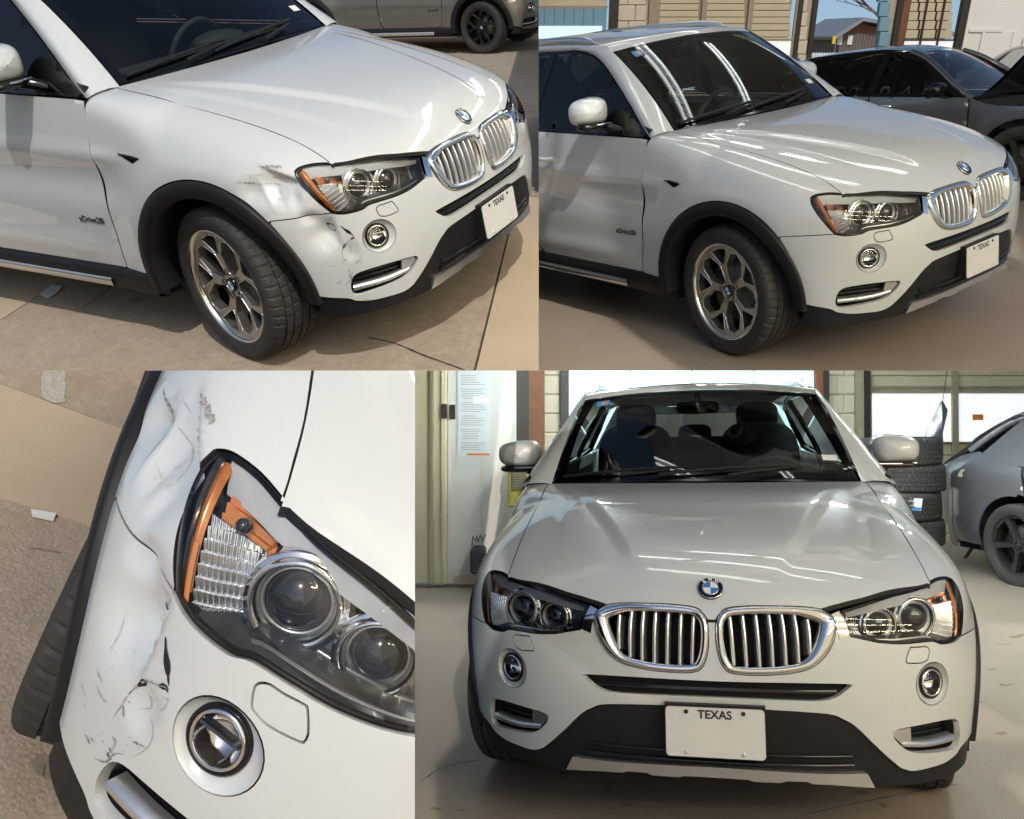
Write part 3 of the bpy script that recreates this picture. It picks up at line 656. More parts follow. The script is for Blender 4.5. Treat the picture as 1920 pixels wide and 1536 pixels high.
    if dmg:
        bs.append(('scuff', blot([[.50, -.85, .67], [.585, -.80, .68], [.625, -.775, .64], [.65, -.75, .58], [.645, -.755, .49], [.61, -.785, .455], [.56, -.82, .41], [.52, -.84, .45], [.50, -.85, .55]], off=.0007, h=.012), 'scuff_film'))
        bs.append(('scrape', blot([[.592, -.80, .60], [.635, -.765, .605], [.648, -.752, .56], [.64, -.76, .50], [.61, -.785, .475], [.588, -.803, .51], [.583, -.807, .56]], off=.0011, h=.012), 'scuff_film'))
        bs.append(('scrape', blot([[.575, -.81, .465], [.60, -.79, .47], [.615, -.78, .455], [.60, -.79, .435], [.57, -.81, .41], [.555, -.82, .425]], off=.0010, h=.012), 'scrape_film'))
        bs.append(('torn_hole', blot([[.549, -.831, .668], [.549, -.831, .660], [.554, -.828, .656], [.554, -.829, .638], [.561, -.824, .636], [.574, -.815, .625], [.573, -.815, .635], [.570, -.817, .652], [.564, -.821, .661]], jag=.0006), 'scuff_black'))
        bs.append(('torn_flap', blot([[.556, -.828, .659], [.558, -.829, .640], [.572, -.815, .630], [.570, -.817, .650], [.563, -.821, .657]], off=.003), 'white_paint'))
        for L, w, mt in (([[.597, -.796, .655], [.609, -.786, .636], [.620, -.777, .622], [.630, -.768, .606]], .008, 'scuff_black'),
                         ([[.581, -.809, .491], [.585, -.807, .517], [.586, -.807, .541], [.592, -.802, .562], [.602, -.794, .581], [.620, -.778, .594], [.628, -.770, .600], [.634, -.764, .597]], .0026, 'scuff'),
                         ([[.591, -.802, .560], [.598, -.796, .575], [.604, -.792, .583]], .007, 'scuff_black'), ([[.618, -.779, .593], [.628, -.770, .600], [.634, -.764, .596]], .006, 'scuff_black'),
                         ([[.634, -.764, .597], [.637, -.761, .584], [.636, -.762, .572], [.632, -.767, .563]], .0016, 'bare_plastic'),
                         ([[.616, -.781, .539], [.632, -.766, .535], [.639, -.759, .525], [.639, -.758, .509], [.633, -.763, .488], [.626, -.769, .475]], .0018, 'bare_plastic'),
                         ([[.573, -.808, .407], [.593, -.793, .424], [.600, -.789, .447], [.616, -.777, .466]], .0026, 'scuff'), ([[.617, -.778, .491], [.627, -.769, .498], [.637, -.760, .503]], .003, 'scuff'),
                         ([[.586, -.806, .522], [.595, -.798, .508]], .004, 'scuff'), ([[.596, -.793, .446], [.595, -.795, .468]], .006, 'bare_plastic'), ([[.60, -.79, .53], [.615, -.78, .55], [.605, -.79, .565]], .002, 'bare_plastic'),
                         ([[.53, -.84, .50], [.545, -.83, .495], [.56, -.82, .497]], .003, 'bare_plastic'), ([[.52, -.845, .515], [.54, -.835, .512]], .0025, 'bare_plastic'), ([[.50, -.855, .47], [.52, -.845, .468]], .0025, 'bare_plastic'),
                         ([[.545, -.83, .42], [.56, -.82, .418]], .004, 'scuff'), ([[.54, -.835, .69], [.56, -.825, .688], [.585, -.80, .69]], .0025, 'bare_plastic'), ([[.50, -.85, .60], [.515, -.845, .57], [.52, -.845, .55]], .0022, 'bare_plastic')):
            bs.append(('scratch', strip(L, w), mt))
    parts.append(flat('bumper', bump, 'white_paint', [sub(n, b, m) for n, b, m in bs]))
    # dark lower valance, skid plate, licence plate
    lowb = [[.80, 0, .300], [.785, -.35, .290], [.755, -.50, .262], [.723, -.601, .258], [.623, -.74, .250], [.56, -.797, .248], [.440, -.862, .262]]
    half = np.vstack([crom([LOW_OUT[-1]] + LOW_IN, 4)[::-1], crom(LOW_OUT, 4)[::-1][1:], [[.462, -.862, .33]], crom(lowb, 5)[::-1]])
    val = panel(sym(half), h=.03, off=-.008, flange=.05, gap=.0015)
    vsub = [('lower_grille', hbar(.345, .014, -.43, .43, .004), 'gloss_black'), ('lower_grille', hbar(.375, .010, -.42, .42, .002), 'gloss_black')]
    parts.append(flat('lower_valance', val, 'black_plastic', [sub(n, b, m) for n, b, m in vsub]))
    sk = [[.768, -.488, .272], [.779, -.462, .322], [.795, -.401, .322], [.807, -.325, .323], [.822, -.15, .328], [.824, 0, .330], [.818, 0, .296], [.815, -.10, .296], [.815, -.115, .290], [.813, -.20, .290], [.811, -.215, .297], [.808, -.28, .296], [.806, -.295, .289], [.799, -.361, .286]]
    parts.append(flat('skid_plate', panel(sym([sk[5], sk[4], sk[3], sk[2], sk[1], sk[0]] + sk[13:5:-1]), h=.03, off=.008, flange=.03, gap=0), 'satin_silver'))
    Mx = frame((.872, 0, .455), (0, 1, 0), (1, 0, .10)); pl = MB(); pl.prism([Mx @ Vector((a, b, 0)) for a, b in rrect(.305, .152, .012)], Mx.to_3x3() @ Vector((0, 0, .003)))
    ps = [('lettering', place(text_mb('TEXAS', .036, bold=.03), Mx @ Matrix.Translation((0, .054, .0038))), 'ink_black')]
    for a, b in ((-.088, .062), (.088, .062), (-.088, -.062), (.088, -.062)):
        mb = MB(); mb.lathe([(.0001, .0058), (.0065, .0055), (.007, .003)], 14, 'z', Mx @ Matrix.Translation((a, b, 0))); ps.append(('screw', mb, 'ink_black' if b > 0 else 'plate_white'))
    ps.append(('plate_holder', MB().prism([Mx @ Vector((a, b, -.002)) for a, b in ((-.156, .084), (.156, .084), (.156, -.07), (-.156, -.07))], Mx.to_3x3() @ Vector((0, 0, -.055))), 'black_plastic'))
    parts.append(flat('licence_plate', pl, 'plate_white', [sub(n, b, m) for n, b, m in ps]))
    # kidneys
    kl = crom(KID, 4, True); q = resample(to_ang(kl), .008); mb = MB(); rows = []
    for gi, of in ((-.001, -.012), (.001, .004), (.006, .011), (.013, .010), (.019, .002), (.0195, -.035)):
        k_ = (1 + .9 * sstep(.26, .37, q[:, 0]) + .25)[:, None]; P = list(map(tuple, lift_ang(q + (inset(q, gi) - q) * k_, of))); rows.append(P + [P[0]])
    mb.grid(rows); qi = inset(q, .018); qi = q + (qi - q) * (1 + .9 * sstep(.26, .37, q[:, 0]) + .2)[:, None]; ksub = [('kidney_back', panel(qi, d2=True, h=.03, off=-.060, flange=0, gap=0), 'dark_void')]
    for yt, yb in zip((-.312, -.270, -.228, -.186, -.143, -.100, -.058), (-.298, -.262, -.223, -.183, -.143, -.103, -.065)):
        zs = np.linspace(.62, .84, 90); P = np.column_stack([np.full(90, .80), yb + (yt - yb) * (zs - .64) / .19, zs]); qa = to_ang(P); ok = inpoly(qa, qi); qa = qa[ok][::4]
        rows = []; c0 = lift_ang(qa, -.010); c1 = lift_ang(qa, -.045)
        for dy, C_ in ((-.0065, c1), (-.0060, c0 - [.004, 0, 0]), (-.003, c0), (.003, c0), (.0060, c0 - [.004, 0, 0]), (.0065, c1)): rows.append([tuple(p + [0, dy, 0]) for p in C_])
        sb = MB(); sb.grid(rows); ksub.append(('grille_slat', sb, 'satin_silver'))
    br = [[.752, -.398, .822], [.765, -.372, .812], [.778, -.386, .765], [.788, -.392, .735], [.780, -.424, .746], [.768, -.415, .79]]; ksub.append(('grille_bridge', panel(np.array(br), h=.02, off=.003, flange=.012, gap=.001), 'chrome'))
    parts += both('kidney_grille', mb, 'chrome', ksub)
    # headlamps
    h_, hs = headlight_parts(); parts += both('headlight', h_, 'lamp_grey', hs)
    # inner shell, arch trims, liners
    A, B = np.meshgrid(np.linspace(-1.75, 1.75, 80), np.linspace(-.32, 1.30, 36)); P = lift_ang(np.stack([A.ravel(), B.ravel()], -1) * .85, -.030); q2 = np.stack([A.ravel(), B.ravel()], -1) * .85
    hlq = to_ang(np.vstack([crom(HL_TOP, 3), crom(HL_BOT, 3), HL_OUT])); bad = inpoly(q2, hlq) | inpoly(q2 * [-1, 1], hlq) | ((np.hypot(P[:, 0], P[:, 2] - .36) < .455) & (np.abs(P[:, 1]) > .5)) | (P[:, 2] > 1.12) | (P[:, 2] < .31) | (P[:, 0] < -.5)
    P = dent(P) if dmg else P
    kq = inset(to_ang(kl), .01); bad |= inpoly(q2, kq) | inpoly(q2 * [-1, 1], kq)
    sq = to_ang(slot); bad |= inpoly(q2, sq) | inpoly(q2 * [-1, 1], sq); fq = to_ang(fogc); bad |= inpoly(q2, fq) | inpoly(q2 * [-1, 1], fq)
    mb = MB(); P = P.reshape(36, 80, 3); bad = bad.reshape(36, 80); V = [tuple(p) for p in P.reshape(-1, 3)]
    mb.add(V, [(i * 80 + k, i * 80 + k + 1, (i + 1) * 80 + k + 1, (i + 1) * 80 + k) for i in range(35) for k in range(79) if not (bad[i, k] or bad[i, k + 1] or bad[i + 1, k] or bad[i + 1, k + 1])], True)
    parts.append(flat('inner_shell', mb, 'dark_void'))
    for xw, a0, a1 in ((0, -4, 190), (-2.81, -6, 187)):
        c = (xw + ARC_C[0], ARC_C[1]); mb = MB(); rows = []
        for rad, o in ((ARC_R + .006, -.010), (ARC_R + .005, .010), (ARC_R - .002, .016), (.435, .020), (.412, .019), (.404, .012), (.402, -.09)):
            row = []
            for i in range(61):
                a = R(a0 + (a1 - a0) * i / 60); x, z = c[0] + rad * math.cos(a), c[1] + rad * math.sin(a); xr, zr = c[0] + ARC_R * math.cos(a), c[1] + ARC_R * math.sin(a)
                if xw == 0:
                    # depth of the body along y at this place
                    lo, hi = .3, 1.1
                    for _ in range(26):
                        m = (lo + hi) / 2
                        if Fb(np.array([xr, -m, max(zr, .26)])) < 1: lo = m
                        else: hi = m
                    y = lo
                else: y = float(yside(np.array(xr), np.array(max(zr, .26))))
                row.append((x, -(y + o), z))
            rows.append(row)
        mb.grid(rows)
        lin = MB(); lin.grid([[(c[0] + .425 * math.cos(R(a)), -yy, c[1] + .425 * math.sin(R(a))) for a in np.linspace(a0 - 8, a1 + 8, 41)] for yy in (.87, .52)]); lin.grid([[(c[0] + rr * math.cos(R(a)), -.52, c[1] + rr * math.sin(R(a))) for a in np.linspace(-18, 198, 41)] for rr in (.44, .02)])
        parts += both('wheel_arch_trim', mb, 'black_plastic', [('arch_liner', lin, 'dark_void')])
    # doors, sill, rear quarter
    belt = lambda x: 1.122 + .022 * (-x - .55)
    def xzp(L): return np.array([[x, 0, z] for x, z in L])
    ds = [(p[0] - .003, p[2]) for p in crom(DOORSEAM, 4)]
    fd = ds + [(-.64, .372), (-1.55, .372), (-1.60, .42), (-1.63, .70), (-1.64, .95), (-1.632, belt(-1.63))] + [(x, belt(x)) for x in np.linspace(-1.55, -.62, 8)]
    hand = MB(); hand.tube([(-1.36, -.905, .985), (-1.40, -.935, .987), (-1.52, -.938, .990), (-1.56, -.905, .991)], .013, 8)
    txt = text_mb('xDrive28i', .042, .0008, bold=0.); txt = place(txt, frame((-.735, -(float(yside(np.array(-.735), np.array(.60))) + .003), .60), (1, 0, 0), (0, -1, 0)))
    parts += both('front_door', panel(xzp(fd), param='xz', h=.035, gap=.002, fmi=1), ['white_paint', 'shut_dark'], [('door_handle', hand, 'white_paint')])
    parts[-2]['subs'].append(sub('lettering', txt, 'gloss_black'))
    rd = [(-1.640, belt(-1.63)), (-1.648, .95), (-1.638, .70), (-1.608, .42), (-1.57, .372), (-2.30, .372), (-2.33, .44)] + [(-2.81 + .485 * math.cos(R(a)), .36 + .485 * math.sin(R(a))) for a in (12, 30, 45, 58, 68, 78)] + [(-2.76, .84), (-2.855, .95), (-2.80, belt(-2.8))] + [(x, belt(x)) for x in np.linspace(-2.6, -1.75, 6)]
    h2 = MB(); h2.tube([(-2.42, -.905, 1.005), (-2.46, -.935, 1.007), (-2.58, -.938, 1.01), (-2.62, -.905, 1.011)], .013, 8)
    parts += both('rear_door', panel(xzp(rd), param='xz', h=.05, gap=.003, fmi=1), ['white_paint', 'shut_dark'], [('door_handle', h2, 'white_paint')])
    qd = [(-2.808, belt(-2.8)), (-2.862, .95), (-2.80, .83)] + [(-2.81 + ARC_R * math.cos(R(a)), .36 + ARC_R * math.sin(R(a))) for a in (90, 100, 115, 130, 145, 160, 175, 185)] + [(-3.40, .36), (-3.52, .6), (-3.56, 1.0), (-3.52, belt(-3.5))]
    parts += both('rear_quarter', panel(xzp(qd), param='xz', h=.06), 'white_paint')
    sill = MB(); xs = np.linspace(-.44, -2.36, 20); rows = []
    for zz, o in ((.375, -.02), (.368, .004), (.33, .012), (.262, .004), (.235, -.06)): rows.append([(x, -(float(yside(np.array(x), np.array(.40))) + o), zz) for x in xs])
    sill.grid(rows); st = MB(); st.grid([[(x, -(float(yside(np.array(x), np.array(.40))) + o), zz) for x in np.linspace(-.75, -2.25, 16)] for zz, o in ((.312, .011), (.305, .017), (.272, .013), (.266, .004))])
    parts += both('sill', sill, 'black_plastic', [('sill_strip', st, 'satin_silver')])
    # side glass and its black frame
    top = lambda x: float(np.interp(-x, [1.25, 1.40, 1.8, 2.4, 2.8, 3.1], [1.540, 1.562, 1.576, 1.565, 1.53, 1.47]))
    FW = [(float(a), float(b)) for a, b in crom([[p[0], p[1]] for p in FRONTW], 4)]
    win1 = FW + [(-1.585, 1.566)] + [(-1.60, belt(-1.6) + .02)] + [(x, belt(x) + .02) for x in np.linspace(-1.5, -.66, 7)]
    win2 = [(-1.665, 1.566)] + [(x, top(x) - .008) for x in np.linspace(-1.8, -2.45, 7)] + [(-2.50, belt(-2.5) + .02)] + [(x, belt(x) + .02) for x in np.linspace(-2.4, -1.67, 5)]
    win3 = [(-2.53, 1.545)] + [(x, top(x) - .008) for x in np.linspace(-2.6, -2.98, 5)] + [(-3.12, 1.36), (-3.16, belt(-3.1) + .05), (-2.56, belt(-2.56) + .02)]
    fr = [(-.572, belt(-.572) + .004)] + [(a - .018 * (i > 0) + .045 * (i == 0), b + .020) for i, (a, b) in enumerate(FW)] + [(x, top(x) + .016) for x in np.linspace(-1.6, -3.0, 10)] + [(-3.18, 1.38), (-3.24, belt(-3.2) + .02)] + [(x, belt(x) + .004) for x in np.linspace(-3.1, -.65, 14)]
    fr[0] = (-.560, belt(-.56) + .004)
    gls = [('side_window', panel(xzp(w), param='xz', h=.08, off=-.008, flange=0, gap=0), 'side_glass') for w in (win1, win2, win3)]
    parts += both('window_frame', panel(xzp(fr), holes=[xzp(w) for w in (win1, win2, win3)], param='xz', h=.04, off=-.004, gap=.002, flange=.02), 'gloss_black', gls)
    # A pillar and roof side
    mb = MB(); rows = []; cur = crom([[-.540, 1.128], [-.62, 1.182], [-.82, 1.328], [-1.02, 1.458], [-1.14, 1.524], [-1.26, 1.566], [-1.42, 1.588]], 6); n = len(cur)
    edge = []
    for i, (x, z) in enumerate(cur):
        b = np.array([x, -float(yside(np.array(x), np.array(z))) - .001, z]); v = min(1., i / (n - 1) * 1.22); a = np.array(ws(-1, v))
        if i / (n - 1) * 1.22 > 1: xx = x + .03; a = np.array([min(-1.135, xx), -.608 - .0 * i, float(roofz(min(-1.13, xx))) - .040])
        edge.append(a); mid = (a + b) / 2; mid[1] -= .010; mid[2] += .012; mid[0] += .008
        rows.append([tuple(a + [0.004, -.004, .004]), tuple(a * .7 + b * .3 + [.008, -.008, .012]), tuple(a * .35 + b * .65 + [.006, -.012, .010]), tuple(b), tuple(b + [0, .02, 0])])
    for x in np.linspace(-1.5, -3.25, 16):
        z = top(x) + .020; b = np.array([x, -float(yside(np.array(x), np.array(z))) - .001, z]); a = np.array([x + .03, -float(np.interp(-x, [1.13, 2, 3.3], [.608, .605, .56])), float(roofz(x)) - .040])
        rows.append([tuple(a + [0.004, -.004, .004]), tuple(a * .7 + b * .3 + [.004, -.008, .012]), tuple(a * .35 + b * .65 + [0, -.012, .010]), tuple(b), tuple(b + [0, .02, 0])])
    mb.grid(rows); parts += both('roof_pillar', mb, 'white_paint')
    # roof, rails
    mb = MB(); rows = []
    for i, t in enumerate(np.linspace(0, 1, 22)):
        row = []
        for u in np.linspace(-1, 1, 21):
            x0 = -1.045 - .090 * u * u; x = x0 + (-3.30 - x0) * t; hw = float(np.interp(-x, [1.13, 2, 3.3], [.608, .605, .56])); row.append((x, u * hw, float(roofz(x)) - .040 * u * u + (-.004 if t == 0 else 0)))
        rows.append(row)
    head = [[tuple(ws(u, v_) + Vector((.6, 0, .8)) * (.003 if v_ < .99 else 0)) for u in np.linspace(-1, 1, 21)] for v_ in (.922, .93, .955, .98)]; mb.grid(head + [[(p[0], p[1], p[2] + .003) for p in rows[0]]] + rows[1:]); parts.append(flat('roof', mb, 'white_paint'))
    mb = MB(); P = [(-1.17, -.590, 1.585)] + [(x, -.578, float(roofz(x)) - .036 + (.024 if -3.05 < x < -1.36 else .010)) for x in np.linspace(-1.28, -3.12, 14)] + [(-3.2, -.56, 1.55)]
    mb.tube(crom(P, 3), [.006] * 4 + [.020] * (len(crom(P, 3)) - 8) + [.006] * 4, 10); parts += both('roof_rail', mb, 'satin_silver')
    # windscreen with its black edge, wipers, stickers
    gl = MB(); gl.grid([[tuple(ws(u, v)) for u in np.linspace(-.985, .985, 25)] for v in np.linspace(.02, .925, 15)])
    fr = MB(); up = Vector((.6, 0, .8)) * -.004
    for us, vs_ in (((-.99, -.93), (0.0, .925)), ((.93, .99), (0.0, .925)), ((-.99, .99), (0.0, .075)), ((-.99, .99), (.875, .93))): fr.grid([[tuple(ws(u, v) + up) for u in np.linspace(us[0], us[1], 18)] for v in np.linspace(vs_[0], vs_[1], 12)])
    wsub = [('glass_border', fr, 'gloss_black')]
    cw = MB(); cw.grid([[tuple(Vector((-.40 - .085 * u * u + dx, .70 * u, 1.128 - .02 * u * u + dz))) for u in np.linspace(-1, 1, 15)] for dx, dz in ((-.09, .05), (-.05, .008), (.03, -.012))]); wsub.append(('cowl', cw, 'black_plastic'))
    for (u0, v0), (u1, v1) in (((-.93, .045), (-.12, .09)), ((-.28, .035), (.62, .11))):
        w = MB(); A = [ws(u0 + (u1 - u0) * t, v0 + (v1 - v0) * t) + Vector((.6, 0, .8)) * (.014 + .006 * math.sin(PI * t)) for t in np.linspace(0, 1, 12)]; w.tube(A, .0075, 6); B = [ws(u0 + (u1 - u0) * (.5 + t * .5), v0 - .03 + (v1 - v0) * t) + Vector((.6, 0, .8)) * (.03) for t in np.linspace(0, .8, 6)]; w.tube(B, .006, 6); wsub.append(('wiper', w, 'black_plastic'))
    def stick(u, v, w, h, mt, nm, o=.002):
        a = MB(); a.grid([[tuple(ws(u + i * w / 2, v + j * h / 2) + Vector((.6, 0, .8)) * o) for i in (-1, 0, 1)] for j in (-1, 0, 1)]); return (nm, a, mt)
    wsub += [stick(-.80, .83, .105, .075, 'sticker_blue', 'sticker'), stick(-.79, .83, .045, .040, 'sticker_orange', 'sticker', .003), stick(.86, .20, .10, .05, 'paper', 'registration_sticker')]
    parts.append(flat('windscreen', gl, 'windshield_glass', [sub(*s) for s in wsub]))
    # rear glass and tail
    mb = MB(); mb.grid([[(-3.30 - .36 * v, u * (.56 + .10 * v), 1.56 - .35 * v + .0) for u in np.linspace(-1, 1, 9)] for v in np.linspace(.04, .97, 5)]); parts.append(flat('rear_window', mb, 'windshield_glass'))
    mb = MB(); rows = []
    for z in np.linspace(.30, 1.21, 10):
        row = []
        for t in np.linspace(-1, 1, 33):
            th = (1 - abs(t)) * PI / 2; y0 = float(yside(np.array(-3.50), np.array(min(z, 1.12)))); xx = -3.50 - (.26 - .10 * abs(z - .65)) * math.sin(th) ** .75; row.append((xx, math.copysign(y0 * math.cos(th) ** .7, t), z))
        rows.append(row)
    mb.grid(rows); parts.append(flat('tailgate', mb, 'white_paint'))
    mb = MB()
    for s in (-1, 1): mb.grid([[(-3.28 - .36 * v, s * .56 + s * .10 * v, 1.575 - .35 * v), (-3.24 - .30 * v, s * (.60 + .22 * v), 1.56 - .36 * v)] for v in np.linspace(0, 1, 6)])
    mb.grid([[(-3.28, u, 1.60), (-3.40, u * 1.02, 1.585), (-3.42, u * 1.02, 1.565)] for u in np.linspace(-.57, .57, 9)]); parts.append(flat('tail_frame', mb, 'white_paint'))
    # mirrors
    mb = MB(); n = 22
    rows = []
    for i in range(13):
        t = i / 12; xx = -.845 - .125 * t; k = (1 - (1 - t) ** 2.6) ** .42 if t > 0 else .02; row = []
        for j in range(n + 1):
            th = 2 * PI * j / n; cy, cz = math.cos(th), math.sin(th); sy = math.copysign(abs(cy) ** .62, cy); sz = math.copysign(abs(cz) ** .66, cz)
            yy = -.958 - .118 * k * sy; zz = 1.268 + .074 * k * sz * (1 + .12 * -sy) + .004; row.append((xx, yy, zz))
        rows.append(row)
    mb.grid(rows); ms = []
    a = MB(); a.add([rows[-1][j] for j in range(n)], [tuple(range(n))]); ms.append(('mirror_glass', a, 'gloss_black'))
    a = MB(); a.ellipsoid((-.908, -.952, 1.196), (.062, .106, .022), 20, 8, .7); a.tube([(-.90, -.90, 1.192), (-.86, -.855, 1.172), (-.80, -.825, 1.150)], [.028, .030, .026], 10); ms.append(('mirror_foot', a, 'gloss_black'))
    a = MB(); a.tube([(-.853, -.865, 1.203), (-.850, -.95, 1.202), (-.868, -1.045, 1.205)], .006, 6); ms.append(('repeater', a, 'chrome'))
    parts += both('door_mirror', mb, 'white_paint', ms)
    # cabin
    mb = MB(); ys = np.linspace(-.70, .70, 15); mb.grid([[(x - .06 * (y / .7) ** 2, y, z) for y in ys] for x, z in ((-.50, 1.09), (-.62, 1.135), (-.85, 1.145), (-1.02, 1.115), (-1.08, 1.02), (-1.00, .85), (-1.05, .50))]); parts.append(flat('dashboard', mb, 'interior', [sub('instrument_hood', MB().ellipsoid((-.98, .38, 1.13), (.12, .17, .05)), 'interior')]))
    mb = MB(); th = [2 * PI * k / 40 for k in range(40)]; Ms = Matrix.Translation((-1.18, .38, 1.06)) @ Matrix.Rotation(R(-68), 4, 'Y'); mb.tube([Ms @ Vector((.185 * math.cos(t), .185 * math.sin(t), 0)) for t in th], .016, 8, closed=True); mb.ellipsoid((-1.17, .38, 1.06), (.03, .075, .06)); 
    for a in (R(0), R(180), R(200)): mb.tube([Ms @ Vector((0, 0, 0)), Ms @ Vector((-.02 - .0 * a, .18 * math.cos(a), .0))], .012, 6)
    parts.append(flat('steering_wheel', mb, 'interior'))
    for y in (-.38, .38):
        mb = MB(); mb.ellipsoid((-1.62, y, .78), (.27, .26, .11), 20, 10, .55); mb.ellipsoid((-1.88, y, 1.08), (.10, .25, .34), 20, 12, .55, Matrix.Rotation(R(-14), 3, 'Y')); hr = MB(); hr.ellipsoid((-1.98, y, 1.46), (.055, .13, .085), 16, 10, .6)
        parts.append(flat('seat', mb, 'interior', [sub('headrest', hr, 'interior')]))
    mb = MB(); mb.ellipsoid((-2.72, 0, 1.02), (.11, .64, .30), 24, 10, .45); sb = []
    for y in (-.36, 0, .36): hr = MB(); hr.ellipsoid((-2.76, y, 1.33), (.05, .12, .075), 16, 10, .6); sb.append(sub('headrest', hr, 'interior'))
    parts.append(flat('rear_seat', mb, 'interior', sb))
    mb = MB(); mb.grid([[(-.55, y, .42), (-1.1, y, .42), (-3.4, y, .60)] for y in (-.8, .8)]); mb.grid([[(-.45, y, z) for y in (-.8, .8)] for z in (.4, 1.10)])
    for s in (-1, 1): mb.grid([[(x, s * .82, z) for x in np.linspace(-.5, -3.4, 4)] for z in (.4, 1.10)])
    parts.append(flat('cabin_tub', mb, 'interior'))
    mb = MB(); mb.grid([[(x, u * .56, float(roofz(x)) - .055 - .03 * u * u) for u in np.linspace(-1, 1, 7)] for x in np.linspace(-1.16, -3.25, 7)]); parts.append(flat('headliner', mb, 'headliner'))
    mb = MB(); mb.ellipsoid((-1.10, 0, 1.505), (.018, .115, .035), 16, 8, .5); mb.tube([(-1.07, 0, 1.585), (-1.10, 0, 1.52)], .014, 6); parts.append(flat('rear_view_mirror', mb, 'gloss_black'))
    mb = MB(); mb.box((-1.4, 0, .27), (3.6, 1.25, .10)); mb.box((.25, 0, .33), (.8, 1.0, .12)); parts.append(flat('underbody', mb, 'dark_void'))
    for x, y, s in ((0, -.785, steer), (0, .785, steer), (-2.81, -.80, 0), (-2.81, .80, 0)): parts.append(wheel('y', x, y, s, 20 if y < 0 else 0))
    return parts
def hbar(z, hgt, y0, y1, off):
    ys = np.linspace(y0, y1, 31); P = surf_pts([[.82 - .12 * y * y, y, z] for y in ys], off); mb = MB(); mb.grid([[tuple(p + [-.02, 0, hgt * .5]) for p in P], [tuple(p + [0, 0, hgt * .4]) for p in P], [tuple(p + [0, 0, -hgt * .4]) for p in P], [tuple(p + [-.02, 0, -hgt * .5]) for p in P]]); return mb
def rrect(w, h, r, n=4):
    out = []
    for cx, cy, a in ((w / 2 - r, h / 2 - r, 0), (-w / 2 + r, h / 2 - r, 90), (-w / 2 + r, -h / 2 + r, 180), (w / 2 - r, -h / 2 + r, 270)):
        for k in range(n + 1): t = R(a + 90 * k / n); out.append((cx + r * math.cos(t), cy + r * math.sin(t)))
    return out
def build(name, parts, bay, M, label, category, clip=True, group=None, swap=None, steer=None):
    """one thing: an Empty carrying its parts and sub-parts, cut where its bay ends"""
    root = bpy.data.objects.new(name, None); COL.objects.link(root); root.matrix_world = BAY[bay] @ M; root.empty_display_size = .2
    root['label'] = label; root['category'] = category
    if group: root['group'] = group
    pl0 = sub_planes(bay_planes(bay), M) if clip else []
    def put(p, parent, pl):
        Ml = p['M'] or Matrix.Identity(4)
        if steer is not None and p['name'] == 'wheel' and abs(Ml.translation.x) < .1: Ml = Matrix.Translation(Ml.translation) @ Matrix.Rotation(R(steer), 4, 'Z') @ Matrix.Translation(-Ml.translation) @ Ml
        pl = sub_planes(pl, Ml); me = clip_mesh(p['me'], pl) if pl else p['me']
        if me is None: return
        o = bpy.data.objects.new(p['name'], me); COL.objects.link(o); o.parent = parent; o.matrix_local = Ml
        for sl_ in (o.material_slots if swap else ()):
            if sl_.material.name in swap: nm = swap[sl_.material.name]; sl_.link = 'OBJECT'; sl_.material = MATS[nm]
        for s in p['subs']: put(s, o, pl)
    for p in parts: put(p, root, pl0)
    return root
def thing(name, mb, mat, bay, label, category, M=None, group=None, clip=True, kind=None, subs=()):
    """a thing that is one mesh, or one mesh with parts"""
    M = M or Matrix.Identity(4); me = mb if isinstance(mb, bpy.types.Mesh) else mb.mesh(name, mat); pl = sub_planes(bay_planes(bay), M) if clip else []
    me = clip_mesh(me, pl)
    if me is None: return None
    o = bpy.data.objects.new(name, me); COL.objects.link(o); o.matrix_world = BAY[bay] @ M
    if kind: o['kind'] = kind
    else: o['label'] = label; o['category'] = category
    if kind == 'stuff': o['label'] = label
    if group: o['group'] = group
    for n, b, m in subs:
        m2 = clip_mesh(b if isinstance(b, bpy.types.Mesh) else b.mesh(n, m), pl)
        if m2: q = bpy.data.objects.new(n, m2); COL.objects.link(q); q.parent = o
    return o

